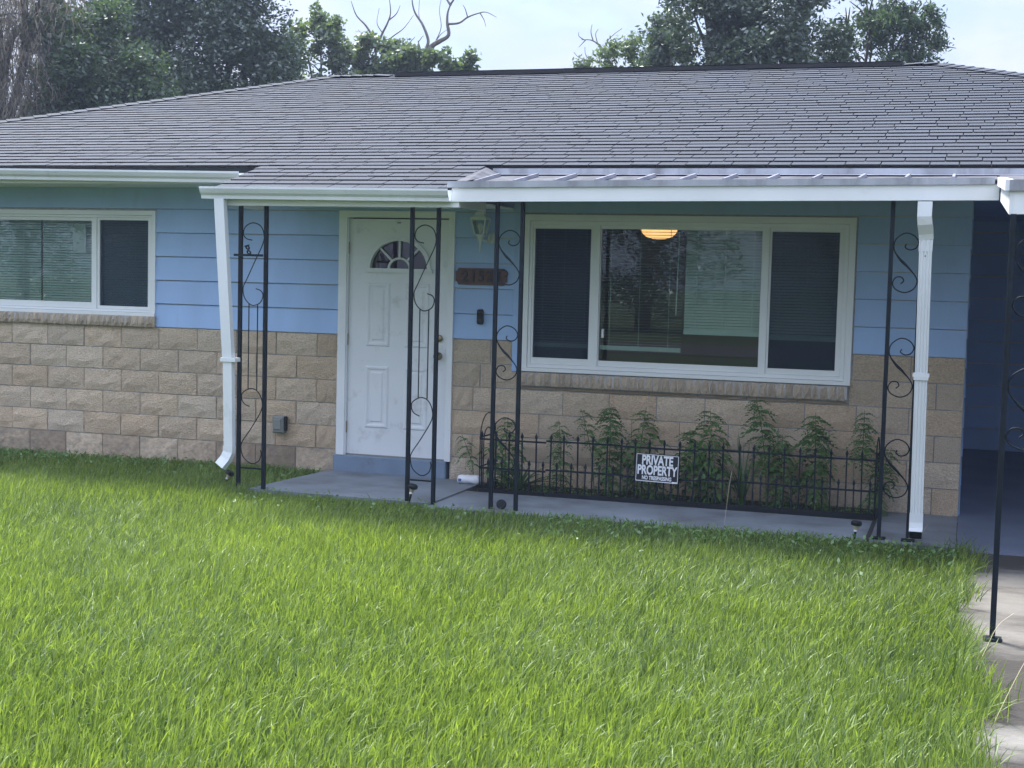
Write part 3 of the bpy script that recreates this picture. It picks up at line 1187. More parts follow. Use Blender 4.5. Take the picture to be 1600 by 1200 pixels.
b = MB()
b.prism_x(gut_prof(-0.632, 2.572), HL, -5.78, 0.045, -0.022)
b.build("gutter", m_gut, house)
b = MB()
b.prism_x(gut_prof(-1.400, 2.372, 0.092, 0.10), -5.70, -3.652, 0.004, -0.006)
b.build("gutter", m_gut, house)
b = MB()
b.box(-5.62, -3.60, EY + .006, EY + .05, 2.236, 2.345)
b.build("fascia_board", m_cream, house)
b = MB()
b.box(-5.60, -3.62, EY + .05, 0.0, 2.296, 2.306)
b.build("soffit", m_cream, house)
b = MB()
b.prism_y([(0, 0), (.02, 0), (.02, .10), (0, .10)], EY + .05, -0.75)
for i, v in enumerate(b.v):
    b.v[i] = (v[0] + EX1 + .03, v[1], v[2] + 2.24)
b.build("fascia_board", m_cream, house)
b = MB()
b.prism_y([(0, 0), (.02, 0), (.02, .10), (0, .10)], EY + .05, YE)
for i, v in enumerate(b.v):
    b.v[i] = (v[0] + EX0 - .02, v[1], v[2] + 2.24)
b.hexa([(EX0 - .02, EY + .05, 2.34), (EX0, EY + .05, 2.34), (EX0, YE, 2.46), (EX0 - .02, YE, 2.46),
        (EX0 - .02, EY + .05, zr(EY) - .045), (EX0, EY + .05, zr(EY) - .045), (EX0, YE, ZE - .045), (EX0 - .02, YE, ZE - .045)])
b.build("fascia_board", m_cream, house)

# ---- metal patio roof over the walk
TLT = 0.0095


def dzx(x):
    return TLT * (x + 3.65)


PX0, PX1, PYF = -3.655, 0.150, -1.40
b = MB()
b.hexa([(PX0 + .01, PYF, 2.402 + dzx(PX0)), (PX1, PYF, 2.402 + dzx(PX1)), (PX1, YE, 2.520), (PX0 + .01, YE, 2.520),
        (PX0 + .01, PYF, 2.412 + dzx(PX0)), (PX1, PYF, 2.412 + dzx(PX1)), (PX1, YE, 2.532), (PX0 + .01, YE, 2.532)])
PATIO = b.build("patio_roof", m_pan, house)
b = MB()
b.hexa([(PX0, PYF, 2.277), (PX1 + .01, PYF, 2.277 + dzx(PX1)), (PX1 + .01, PYF + .05, 2.277 + dzx(PX1)), (PX0, PYF + .05, 2.277),
        (PX0, PYF, 2.379), (PX1 + .01, PYF, 2.379 + dzx(PX1)), (PX1 + .01, PYF + .05, 2.379 + dzx(PX1)), (PX0, PYF + .05, 2.379)])
b.build("fascia_board", m_cream, PATIO)
b = MB()
b.hexa([(PX0 - .03, PYF - .016, 2.379), (PX1 - .02, PYF - .016, 2.379 + dzx(PX1)), (PX1 - .02, PYF + .03, 2.379 + dzx(PX1)), (PX0 - .03, PYF + .03, 2.379),
        (PX0 - .03, PYF - .016, 2.424), (PX1 - .02, PYF - .016, 2.424 + dzx(PX1)), (PX1 - .02, PYF + .03, 2.424 + dzx(PX1)), (PX0 - .03, PYF + .03, 2.424)])
b.build("edge_cap", m_cap, PATIO)
b = MB()
x = -3.50
xs_ = []
while x < 0.1:
    xs_.append(x)
    x += 0.305
for x in xs_:
    b = MB()
    q = []
    for (yy, zz) in ((PYF + .03, 2.412 + dzx(x)), (YE - .17, 2.508)):
        q += [(x, yy, zz), (x + .026, yy, zz), (x + .022, yy, zz + .024), (x + .004, yy, zz + .024)]
    b.add(q, [(0, 1, 2, 3), (4, 7, 6, 5), (0, 4, 5, 1), (1, 5, 6, 2), (2, 6, 7, 3), (3, 7, 4, 0)])
    b.build("roof_rib", m_metal, PATIO)
b = MB()
b.prism_x([(YE - .012, 2.582), (YE - .018, 2.538), (YE - .10, 2.530), (YE - .10, 2.526), (YE - .005, 2.532), (YE - .005, 2.582)], PX0 + .06, HR)
b.build("flashing", m_cap, PATIO)
b = MB()
b.add([(PX0 - .0, PYF + .03, 2.43), (PX0 + .10, PYF + .03, 2.43), (PX0 + .12, YE - .02, 2.54), (PX0 + .02, YE - .02, 2.585), (PX0 - .0, YE - .02, 2.59), (PX0 - .0, PYF + .10, 2.435)],
      [(0, 1, 2, 3, 5), (3, 4, 5)])
b.build("corner_flashing", m_pan, PATIO)

# ---- carport roof beyond it
CX0, CX1, CYF = 0.165, 4.25, -3.90
b = MB()
b.hexa([(CX0, CYF, 2.235), (CX1, CYF, 2.235), (CX1, YE, 2.522), (CX0, YE, 2.522),
        (CX0, CYF, 2.247), (CX1, CYF, 2.247), (CX1, YE, 2.534), (CX0, YE, 2.534)])
CARP = b.build("carport_roof", m_pan, house)
b = MB()
b.box(CX0 + .022, CX1, CYF - .004, CYF + .05, 2.096, 2.208)
b.build("fascia_board", m_cream, CARP)
b = MB()
b.box(CX0, CX1, CYF - .022, CYF + .03, 2.208, 2.262)
b.build("edge_cap", m_cap, CARP)
b = MB()
zf, zb_ = (2.208, 2.262), (2.405, 2.462)
b.hexa([(CX0 - .02, CYF - .02, zf[0]), (CX0 + .02, CYF - .02, zf[0]), (CX0 + .02, PYF - .02, zb_[0]), (CX0 - .02, PYF - .02, zb_[0]),
        (CX0 - .02, CYF - .02, zf[1]), (CX0 + .02, CYF - .02, zf[1]), (CX0 + .02, PYF - .02, zb_[1]), (CX0 - .02, PYF - .02, zb_[1])])
b.build("edge_cap", m_white, CARP)
b = MB()
b.hexa([(CX0 + .003, CYF, 2.094), (CX0 + .022, CYF, 2.094), (CX0 + .022, PYF - .03, 2.305), (CX0 + .003, PYF - .03, 2.305),
        (CX0 + .003, CYF, zf[0]), (CX0 + .022, CYF, zf[0]), (CX0 + .022, PYF - .03, zb_[0]), (CX0 + .003, PYF - .03, zb_[0])])
b.build("fascia_board", m_white, CARP)
# ------------------------------------------------------------------ iron porch posts
PY = -1.28
PW_ = 0.0275      # tube width
S_TOP = [(.44, 1.973), (.17, 1.985), (.03, 2.02), (.12, 2.077), (.45, 2.108), (.80, 2.088), (.97, 2.035), (.96, 1.956), (.58, 1.81), (.2, 1.665),
         (.04, 1.60), (.09, 1.53), (.29, 1.482), (.54, 1.464), (.85, 1.488), (.97, 1.543), (.87, 1.58), (.64, 1.595)]
S_LOW = [(.40, .666), (.15, .687), (.03, .723), (.07, .772), (.43, .808), (.76, .79), (.97, .723), (.95, .638), (.5, .498), (.06, .379), (.03, .316),
         (.16, .255), (.52, .214), (.85, .237), (.97, .29), (.93, .325)]
S_CURL = [(.5, .328), (.46, .306), (.66, .289), (.9, .302), (1., .342), (.8, .386), (.43, .40), (.06, .357), (0, .292), (.25, .227), (.58, .176),
          (.93, .111), (1., .068), (.85, .022), (.5, 0), (.13, .022), (0, .061), (.12, .1), (.35, .104), (.45, .079), (.33, .058)]


def iron_post(loc, gap, ztop, style, label, base_plate=False, parts=True):
    t = thing("porch_post", loc, label, "porch post", "black iron porch posts")
    h = PW_ / 2
    for x in (0, gap):
        b_ = MB()
        b_.box(x - h, x + h, -h, h, 0.0, ztop)
        b_.build("upright", m_iron, t)
        if base_plate:
            b_ = MB()
            b_.box(x - .045, x + .045, -.045, .045, 0.001, 0.010)
            b_.build("base_plate", m_iron, t)
    x0, w = h, gap - 2 * h

    def curve(name, pts, r=0.0044, z0=0.0, thick=False):
        path = [(x0 + 0.004 + u * (w - 0.008), 0.0, z0 + z) for u, z in pts]
        path = catmull(path, 6)
        b_ = MB()
        if thick:
            n_ = len(path)
            rr = [r + (0.0055 * max(0, 1 - abs(i / n_ - 0.47) / 0.06)) for i in range(n_)]
        else:
            rr = r
        b_.tube(path, rr, 6)
        b_.build(name, m_iron, t, smooth=True)
    if style == 's':
        curve("scroll", S_TOP)
        curve("scroll", S_LOW)
        for u in (.33, .72):
            b_ = MB()
            b_.tube([(x0 + u * w, 0, 1.474), (x0 + u * w, 0, .800)], 0.005, 6)
            b_.build("centre_bar", m_iron, t)
        b_ = MB()
        b_.box(h, gap - h, -.006, .006, 0.170, 0.182)
        b_.build("cross_bar", m_iron, t)
    else:
        for z in ((1.68, .975, .29) if ztop > 2.2 else (1.74, 1.04)):
            curve("scroll", S_CURL, 0.0043, z * ztop / 2.29, True)
    return t


post_a = iron_post((-5.452, PY, 0.0), 0.222, 2.245, 's', "black iron post with long S scrolls beside the leaning downspout")
iron_post((-4.008, PY, 0.0), 0.212, 2.240, 's', "black iron post with long S scrolls standing before the white door")
iron_post((-3.334, PY, 0.0), 0.196, 2.285, 'c', "black iron post with curled scrolls between the house number and wide window")
iron_post((-0.513, PY, 0.0), 0.194, 2.310, 'c', "black iron post with curled scrolls behind the straight ribbed downspout", True)
iron_post((0.190, -3.90, -0.010), 0.215, 2.106, 'c', "black iron carport post standing out on the bare concrete driveway", True)

# name plate bracket on the first post
t = thing("plant_bracket", (-5.452, PY, 1.855), "small black bracket with ring plate fixed across the post by the leaning downspout", "bracket")
b = MB()
b.box(-0.045, 0.205, -0.030, -0.016, -0.009, 0.009)
b.build("bar", m_iron, t)
b = MB()
cl = [(-.5, 0), (-.42, .55), (-.2, 1.0), (.2, .95), (.33, .5), (.45, 0)]
c0 = (0.092, 0.038)
sl = -0.32
for k in range(14):
    a0, a1 = 2 * math.pi * k / 14, 2 * math.pi * (k + 1) / 14
    for (cz, rr) in ((0.022, .014), (0.060, .014)):
        def P(a, r_):
            x_, z_ = math.cos(a) * r_, math.sin(a) * r_
            z_ += cz
            return (0.092 + x_ + sl * z_, z_)
        q = [P(a0, rr * .55), P(a1, rr * .55), P(a1, rr * 1.35), P(a0, rr * 1.35)]
        b.add([(p[0], -.027, p[1]) for p in q] + [(p[0], -.020, p[1]) for p in q], [(0, 1, 2, 3), (7, 6, 5, 4), (0, 4, 5, 1), (2, 6, 7, 3)])
b.build("ring_plate", m_iron, t)
b = MB()
b.prism_y([(0.045, 0.072), (0.088, 0.084), (0.086, 0.072), (0.050, 0.064)], -.027, -.020)
b.build("hook", m_iron, t)

# ------------------------------------------------------------------ downspouts


def rect_tube(path, w, d, ribs=0):
    """rectangular pipe swept down a path of (x, y, z, tilt)"""
    b_ = MB()
    n_ = 0
    prof = [(-w / 2, d / 2), (-w / 2, -d / 2)]
    if ribs:
        for i in range(ribs):
            x0_ = -w / 2 + w * (i + .25) / ribs
            x1_ = -w / 2 + w * (i + .75) / ribs
            prof += [(x0_, -d / 2), (x0_ + .003, -d / 2 + .004), (x1_ - .003, -d / 2 + .004), (x1_, -d / 2)]
    prof += [(w / 2, -d / 2), (w / 2, d / 2)]
    n_ = len(prof)
    rings = []
    for i, p in enumerate(path):
        P_ = Vector(p)
        dd = (Vector(path[min(i + 1, len(path) - 1)]) - Vector(path[max(i - 1, 0)])).normalized()
        xa = Vector((1, 0, 0))
        xa = (xa - dd * xa.dot(dd)).normalized()
        ya = dd.cross(xa) * -1
        if ya.y < 0:
            ya = -ya
        rings.append([tuple(P_ + xa * a + ya * c) for a, c in prof])
    vs = [v for r_ in rings for v in r_]
    fs = []
    for i in range(len(rings) - 1):
        for k in range(n_):
            fs.append((i * n_ + k, i * n_ + (k + 1) % n_, (i + 1) * n_ + (k + 1) % n_, (i + 1) * n_ + k))
    b_.add(vs, fs)
    return b_


t = thing("downspout", (-5.46, -1.44, 0.15), "white downspout leaning beside the iron post left of the door", "downspout", "white downspouts")
b = rect_tube([(-0.085, 0, 2.135), (-0.08, 0, 2.05), (0.0, 0.0, 0.90)], 0.082, 0.055)
b.build("pipe", m_gut, t)
b = rect_tube([(0.0, 0.0, 0.915), (0.014, 0.004, 0.20)], 0.076, 0.050)
b.build("pipe", m_gut, t)
b = rect_tube([(0.014, 0.0, 0.215), (0.012, 0.0, 0.165), (-0.005, -0.012, 0.115), (-0.045, -0.035, 0.055)], 0.082, 0.054)
b.build("elbow", m_gut, t)
b = MB()
b.box(-0.056, 0.075, -0.034, 0.05, 0.875, 0.905)
b.build("strap", m_gut, t)
t = thing("downspout", (-0.27, -1.40, 0.0), "white ribbed downspout hanging straight from the patio roof beside the carport", "downspout", "white downspouts")
b = rect_tube([(-0.030, -0.075, 2.295), (-0.030, -0.078, 2.20), (-0.026, -0.066, 2.16), (-0.018, -0.02, 2.10), (-0.014, -0.004, 2.06)], 0.092, 0.066)
b.build("elbow", m_gut, t)
b = rect_tube([(-0.015, -0.004, 2.085), (-0.016, -0.004, 1.97)], 0.088, 0.062, 3)
b.build("elbow", m_gut, t)
b = rect_tube([(-0.016, -0.004, 1.98), (0.004, -0.004, 0.20)], 0.082, 0.056, 4)
b.build("pipe", m_gut, t)
b = rect_tube([(0.004, -0.004, 0.215), (0.004, -0.006, 0.15), (0.005, -0.022, 0.098), (0.005, -0.075, 0.075)], 0.088, 0.06)
b.build("elbow", m_gut, t)
b = MB()
dv, yv = Vector((0, -.94, -.34)), Vector((0, .34, -.94))
cm = Vector((.005, -.075, .075))
q = [cm + dv * e_ + Vector((sx_ * .038, 0, 0)) + yv * (sy_ * .024) for e_ in (-.01, .003) for sx_, sy_ in ((-1, -1), (1, -1), (1, 1), (-1, 1))]
b.hexa([tuple(v_) for v_ in q])
b.build("mouth", m_black, t)  # black plug put in as the dark inside of the open pipe
b = MB()
b.box(-0.062, 0.046, -0.036, 0.05, 1.135, 1.160)
b.box(-0.055, 0.040, -0.039, -0.0365, 1.115, 1.142)
b.build("strap", m_gut, t)
b = MB()
b.lathe([(0.006, -0.036), (0.0055, -0.039), (0.0, -0.040)], (-0.016, 0, 1.94), 8, 'y')
b.build("screw", m_grey, t)

# ------------------------------------------------------------------ things on the front wall
t = thing("wall_lantern", (-3.865, -0.02, 2.02), "white carriage lantern on the siding right of the door", "wall lamp")
b = MB()
b.lathe([(0.052, 0.0), (0.052, -0.008), (0.03, -0.016), (0.0, -0.018)], (0.07, 0.0, 0.035), 16, 'y', 0.75, 1.0)
b.build("back_plate", m_lantern, t, smooth=True)
b = MB()
b.tube(catmull([(0.07, -.012, 0.03), (0.06, -.06, 0.0), (0.02, -.10, 0.015), (0.0, -.11, 0.04)], 5), 0.009, 8)
b.build("arm", m_lantern, t, smooth=True)
b = MB()
b.lathe([(0.006, -0.088), (0.010, -0.080), (0.006, -0.072), (0.008, -0.04), (0.012, 0.0), (0.030, 0.04), (0.042, 0.056), (0.042, 0.062)], (0, -.11, 0), 12)
b.build("tail", m_lantern, t, smooth=True)
b = MB()
for (sx, sy) in ((-1, -1), (1, -1), (1, 1), (-1, 1)):
    b.tube([(sx * .036, -.11 + sy * .036, .06), (sx * .062, -.11 + sy * .062, .185)], 0.0065, 6)
b.box(-.070, .070, -.18, -.172, .180, .194)
b.box(-.070, .070, -.048, -.040, .180, .194)
b.box(-.070, -.062, -.172, -.048, .180, .194)
b.box(.062, .070, -.172, -.048, .180, .194)
b.build("cage", m_lantern, t)
b = MB()
for k, (a, c) in enumerate((((-1, -1), (1, -1)), ((1, -1), (1, 1)), ((1, 1), (-1, 1)), ((-1, 1), (-1, -1)))):
    b.add([(a[0] * .034, -.11 + a[1] * .034, .062), (c[0] * .034, -.11 + c[1] * .034, .062), (c[0] * .060, -.11 + c[1] * .060, .182), (a[0] * .060, -.11 + a[1] * .060, .182)], [(0, 1, 2, 3)])
b.build("lantern_pane", m_clearglass, t)
b = MB()
b.lathe([(0.095, .194), (0.092, .202), (0.055, .222), (0.050, .240), (0.020, .252), (0.010, .262), (0.012, .272), (0.005, .280), (0.0, .292)], (0, -.11, 0), 4)
for i, v in enumerate(b.v):
    x_, y_ = v[0], v[1] + .11
    b.v[i] = (x_ * .707 - y_ * .707, x_ * .707 + y_ * .707 - .11, v[2])
b.build("lantern_roof", m_lantern, t)
b = MB()
b.lathe([(0.012, .066), (0.014, .09), (0.024, .115), (0.026, .13), (0.016, .152), (0.0, .158)], (0, -.11, 0), 12)
b.build("bulb", m_signwhite, t, smooth=True)

t = thing("house_number_plaque", (-3.882, -0.02, 1.734), "brown wooden house number plaque with clipped corners and black numerals", "house number")
b = MB()
w2, h2, c = 0.226, 0.070, 0.026
b.prism_y([(-w2, -h2 + c), (-w2 + c * .5, -h2 + c), (-w2 + c, -h2), (w2 - c, -h2), (w2 - c * .5, -h2 + c), (w2, -h2 + c), (w2, h2 - c), (w2 - c * .5, h2 - c), (w2 - c, h2),
           (-w2 + c, h2), (-w2 + c * .5, h2 - c), (-w2, h2 - c)], -0.022, 0.0)
b.build("board", m_wood, t)
for i, ch in enumerate("21520"):
    me = text_mesh("numeral", ch, 0.125, m_ink, 0.004, 0.003, 0.85)
    inst("numeral", me, t, (-0.140 + i * 0.072, -0.026, -0.002), (R(90), 0, 0))

t = thing("doorbell", (-3.883, -0.02, 1.334), "black oblong video doorbell on the blue siding under the number plaque", "doorbell")
b = MB()
pr = [(math.copysign(abs(math.cos(a)) ** .45, math.cos(a)) * .026, .064 + math.copysign(abs(math.sin(a)) ** .25, math.sin(a)) * .063) for a in [2 * math.pi * k / 24 for k in range(24)]]
b.prism_y(pr, -0.026, 0.0)
b.build("body", m_black, t)
b = MB()
b.lathe([(0.014, -.026), (0.014, -.030), (0.0, -.031)], (0, 0, .034), 14, 'y')
b.build("button", m_signblack, t)
b = MB()
b.lathe([(0.009, -.026), (0.008, -.029), (0.0, -.030)], (0, 0, .100), 12, 'y')
b.build("lens", m_glass_dim, t)

t = thing("outlet_box", (-5.715, -0.045, 0.32), "grey weatherproof outlet box on the stone left of the door step", "outlet box")
b = MB()
b.cbox(-.060, .052, -.05, 0.02, 0.0, 0.15, 0.012)
b.build("housing", m_grey, t)
b = MB()
b.cbox(-.045, .030, -.062, -.050, 0.03, 0.125, 0.006)
b.build("lid", m_grey, t)
b = MB()
b.box(.053, .066, -.045, 0.0, 0.02, 0.145)
b.build("hinge", m_black, t)

# ceiling lamp seen through the wide window
t = thing("ceiling_lamp", (-2.71, 1.5, 2.40), "lit bowl ceiling lamp glowing orange behind the wide window", "ceiling lamp")
b = MB()
b.lathe([(0.0, -.285), (0.06, -.282), (0.12, -.262), (0.158, -.225), (0.168, -.195), (0.160, -.190), (0.0, -.200)], (0, 0, 0), 24)
b.build("bowl", m_lampglow, t, smooth=True)
b = MB()
b.tube([(0, 0, -.2), (0, 0, -0.01)], 0.012, 8)
b.lathe([(0.06, -.02), (0.06, -.002)], (0, 0, 0), 16)
b.build("stem", m_brass, t)

# ------------------------------------------------------------------ the little garden fence
FY = -0.50
FX0, FX1 = -3.70, -0.595


def fz(x):      # the run rises a little toward the carport
    return 0.005 + 0.022 * (x - FX0) / (FX1 - FX0)


t = thing("garden_fence", (FX0, FY, 0.0), "low black spear topped garden fence round the planting bed", "garden fence")


def picket(h):
    b_ = MB()
    r_ = 0.0052
    b_.box(-r_, r_, -r_, r_, 0, h - .052)
    b_.add([(-r_, -r_, h - .052), (r_, -r_, h - .052), (r_, r_, h - .052), (-r_, r_, h - .052), (-.011, -.008, h - .034), (.011, -.008, h - .034), (.011, .008, h - .034), (-.011, .008, h - .034), (0, 0, h)],
           [(0, 1, 5, 4), (1, 2, 6, 5), (2, 3, 7, 6), (3, 0, 4, 7), (4, 5, 8), (5, 6, 8), (6, 7, 8), (7, 4, 8)])
    return b_.mesh("picket", m_iron)


PKT, PKS = picket(0.495), picket(0.275)
np_ = 27
step = (FX1 - FX0) / np_
for i in range(np_ + 1):
    x = i * step
    if i < np_:
        inst("picket", PKT, t, (x + 0.02, 0, fz(x + FX0)), (R(rnd.uniform(-1, 1)), R(rnd.uniform(-.8, .8)), 0))
        inst("picket", PKS, t, (x + 0.02 + step / 2, 0, fz(x + FX0)), (R(rnd.uniform(-1, 1)), R(rnd.uniform(-.8, .8)), 0))
L_ = FX1 - FX0
edges = [0, 0.31 * L_ / 1.9, 0.93 * L_ / 1.9 * 0.75, 0.60 * L_, 0.80 * L_, L_]
edges = [0, .56, 1.17, 1.78, 2.41, L_]
for i in range(5):
    xa, xb = edges[i], edges[i + 1]
    dz0 = 0.006 if i % 2 else -0.004
    for z, hh in ((0.428, .007), (0.196, .007)):
        b = MB()
        za, zb2 = fz(xa + FX0) + z + dz0, fz(xb + FX0) + z + dz0 - .004
        b.hexa([(xa, -.009, za - hh), (xb, -.009, zb2 - hh), (xb, -.003, zb2 - hh), (xa, -.003, za - hh),
                (xa, -.009, za + hh), (xb, -.009, zb2 + hh), (xb, -.003, zb2 + hh), (xa, -.003, za + hh)])
        b.build("rail", m_iron, t)
    b = MB()
    b.hexa([(xa + .004, -.022, -.003), (xb, -.022, .012), (xb, .004, .012), (xa + .004, .004, -.003),
            (xa + .004, -.022, .022 + fz(xa + FX0)), (xb, -.022, .022 + fz(xb + FX0)), (xb, .004, .022 + fz(xb + FX0)), (xa + .004, .004, .022 + fz(xa + FX0))])
    b.build("edging", m_black, t)
# looped return at either end
for x, zt in ((0.0, 0.625), (L_, 0.60)):
    for (ya, yb, top) in ((0.01, 0.40, zt), (0.10, 0.31, zt - .12)):
        b = MB()
        ym, rr = (ya + yb) / 2, (yb - ya) / 2
        path = [(x, ya, 0.0), (x, ya, top - rr)] + [(x, ym - rr * math.cos(a), top - rr + rr * math.sin(a)) for a in [math.pi * k / 10 for k in range(1, 10)]] + [(x, yb, top - rr), (x, yb, 0.0)]
        b.tube(path, 0.005, 6)
        b.build("end_loop", m_iron, t)
    for z in (.20, .44):
        b = MB()
        b.box(x - .004, x + .004, 0.0, .46, z - .005, z + .005)
        b.build("rail", m_iron, t)
    b = MB()
    b.box(x - .012, x + .012, 0.006, .46, 0.0, .045)
    b.build("edging", m_black, t)

# the sign hung on it
t = thing("warning_sign", (-2.234, FY - .026, 0.285), "black and white private property sign hung on the garden fence", "sign")
tilt = R(1.2)
rot = (0, tilt, 0)
t.rotation_euler = rot
b = MB()
b.box(-.172, .172, -.002, .002, -.112, .112)
b.build("board", m_signblack, t)
b = MB()
for (x0_, x1_, z0_, z1_) in ((-.166, .166, .102, .106), (-.166, .166, -.107, -.101), (-.166, -.162, -.101, .102), (.162, .166, -.101, .102)):
    b.box(x0_, x1_, -.0035, -.0021, z0_, z1_)
b.box(.122, .160, -.0045, -.0036, -.108, -.094)
b.build("border", m_signwhite, t)
for txt, size, z, sx, bold in (("PRIVATE", 0.100, 0.058, 0.66, .0034), ("PROPERTY", 0.100, -0.020, 0.655, .0034), ("NO TRESPASSING", 0.041, -0.079, 0.72, .0014)):
    me = text_mesh("lettering", txt, size, m_signwhite, 0.0006, bold, sx)
    inst("lettering", me, t, (0, -.0030, z), (R(90), 0, 0))

# ------------------------------------------------------------------ solar path lights


def path_light(loc, rot, label):
    t_ = thing("path_light", loc, label, "path light", "solar path lights along the walk")
    t_.rotation_euler = rot
    b_ = MB()
    b_.lathe([(0.003, -.02), (0.007, 0.0), (0.008, .065), (0.010, .068)], (0, 0, 0), 8)
    b_.build("stake", m_black, t_)
    b_ = MB()
    b_.lathe([(0.010, .068), (0.013, .075), (0.024, .112), (0.026, .116)], (0, 0, 0), 14)
    b_.build("lens", m_clear, t_, smooth=True)
    b_ = MB()
    b_.lathe([(0.034, .112), (0.037, .116), (0.037, .132), (0.030, .140), (0.0, .141)], (0, 0, 0), 16)
    b_.build("cap", m_black, t_)
    b_ = MB()
    b_.lathe([(0.012, .071), (0.012, .080), (0.0, .081)], (0, -.012, 0), 10)
    b_.build("bulb", m_signwhite, t_)


path_light((-5.74, -1.00, -0.035), (R(-6), R(24), 0), "solar path light leaning in the weeds under the leaning downspout")
path_light((-3.965, -1.34, 0.015), (R(4), R(14), 0), "solar path light tilted against the iron post before the door")
path_light((-0.668, -1.39, -0.010), (R(2), R(5), 0), "solar path light at the walk edge nearest the carport")
path_light((-3.235, -1.255, 0.030), (R(78), R(0), R(8)), "solar path light knocked flat between the two uprights of an iron post")

# crumpled white bottle lying at the end of the fence
t = thing("plastic_bottle", (-3.885, -0.20, 0.0), "crumpled white plastic bottle lying on the pad beside the garden fence", "bottle")
b = MB()
b.lathe([(0.0, -.105), (.030, -.10), (.040, -.07), (.043, -.03), (.041, .02), (.043, .06), (.034, .09), (.016, .105), (.015, .12), (0, .121)], (0, 0, 0.045), 16, 'x')
g = random.Random(4)
for i, v in enumerate(b.v):
    b.v[i] = (v[0], v[1] + g.uniform(-.004, .004), max(0.011, v[2] + g.uniform(-.006, .005)))
b.build("body", m_bottle, t, smooth=True)
b = MB()
b.box(-.085, -.06, -.047, -.043, .035, .055)
b.build("print", m_bluelabel, t)
# ------------------------------------------------------------------ weeds in the bed


def leaf_blade(b_, tt, p, d, up_, L, w, t):
    """one pointed leaflet from p along d"""
    d = Vector(d).normalized()
    s_ = d.cross(Vector(up_)).normalized() * (w / 2)
    n_ = s_.cross(d).normalized()
    P_ = Vector(p)
    o_ = len(b_[0])
    b_[0].extend([tuple(P_), tuple(P_ + d * L * .45 + s_ + n_ * w * .15), tuple(P_ + d * L * .5 - n_ * w * .08), tuple(P_ + d * L * .45 - s_ + n_ * w * .15), tuple(P_ + d * L - n_ * L * .12)])
    b_[1].extend([(o_, o_ + 1, o_ + 2), (o_, o_ + 2, o_ + 3), (o_ + 1, o_ + 4, o_ + 2), (o_ + 2, o_ + 4, o_ + 3)])
    tt.extend([t] * 5)


def compound_leaf(seed, L=0.115, n_=6, lw=0.024, ll=0.046):
    g_ = random.Random(seed)
    b_ = ([], [])
    tt = []
    for i in range(n_):
        f = (i + 1.2) / (n_ + 0.5)
        x_ = L * f
        z_ = 0.03 * math.sin(f * 2.2) - 0.09 * f * f
        for s_ in (-1, 1):
            d = (0.45, s_ * 1.0, -0.35 + g_.uniform(-.25, .15))
            leaf_blade(b_, tt, (x_, s_ * .002, z_), d, (0.1, 0, 1), ll * (1.05 - .3 * abs(f - .5)) * g_.uniform(.85, 1.1), lw * g_.uniform(.85, 1.15), g_.uniform(.1, .9))
    leaf_blade(b_, tt, (L * 1.02, 0, -.075), (1, 0, -.5), (0, 0, 1), ll, lw, .5)
    # stalk
    o_ = len(b_[0])
    for i in range(6):
        f = i / 5
        z_ = 0.03 * math.sin(f * 2.2) - 0.09 * f * f
        b_[0].extend([(L * f, -.0015, z_), (L * f, .0015, z_)])
        tt.extend([.6, .6])
    for i in range(5):
        b_[1].extend([(o_ + 2 * i, o_ + 2 * i + 1, o_ + 2 * i + 3), (o_ + 2 * i, o_ + 2 * i + 3, o_ + 2 * i + 2)])
    V_, F_ = np.array(b_[0]), np.array(b_[1])
    o = np_mesh("leaf", V_, F_, m_weed, np.array(tt))
    me_ = o.data
    bpy.data.objects.remove(o)
    return me_


LEAF = [compound_leaf(i) for i in range(4)]
LEAF_BIG = [compound_leaf(20 + i, 0.15, 3, 0.036, 0.085) for i in range(3)]


def weed(x, y, h, lean, n_, label, size=1.0, big=False, bare=0.15, sub=None, name="weed"):
    t_ = thing(name, (x, y, 0.0), label, "weed", "weeds growing in the planting bed")
    g_ = random.Random(int(abs(x) * 1000))
    path = catmull([(0, 0, 0), (lean * .2, g_.uniform(-.01, .01), h * .4), (lean * .6, 0, h * .75), (lean, 0, h)], 5)
    b_ = MB()
    nP = len(path)
    b_.tube(path, [0.0045 * (1 - .75 * i / nP) for i in range(nP)], 5)
    b_.build("stem", m_weed_stem, t_)
    n_ = int(n_ * 1.45)
    for i in range(n_):
        f = bare + (1 - bare) * (i + g_.random() * .6) / n_
        k = min(int(f * (nP - 1)), nP - 1)
        p = path[k]
        a = i * 2.4 + g_.uniform(-.5, .5)
        taper = (0.55 + 0.55 * math.sin(math.pi * min(1, f * .8 + .15)))
        s_ = size * taper * g_.uniform(.8, 1.15)
        inst("leaf", g_.choice(LEAF_BIG if (big and f < .7) else LEAF), t_, p, (g_.uniform(-.3, .3), R(-8 + 22 * (1 - f)) + g_.uniform(-.35, .25), a), (s_, s_, s_))
    return t_


m_weed_stem = mat("weed_stem", (0.06, 0.09, 0.035), 0.7, 0.2)
weed(-3.55, -0.30, 0.60, 0.02, 22, "weed growing behind the iron post nearest the house number", 0.95, True)
weed(-3.08, -0.26, 0.59, -0.03, 20, "short bushy weed in the bed under the wide window's near end", 0.85)
weed(-2.80, -0.25, 0.69, -0.13, 11, "sparse bending weed with few leaves next to the feathery one", 0.8, False, 0.5)
weed(-2.67, -0.30, 0.74, 0.0, 34, "tall feathery weed just left of the black and white sign", 1.05)
weed(-2.46, -0.22, 0.73, 0.06, 26, "tall weed rising directly behind the black and white sign", 0.9, True, .1)
weed(-1.99, -0.25, 0.58, -0.05, 24, "dark broad leaved weed just right of the black and white sign", 0.95, True, .25)
weed(-1.84, -0.28, 0.75, -0.04, 34, "tall bushy weed between the sign and the strap leaved plant", 1.0, True, .02)
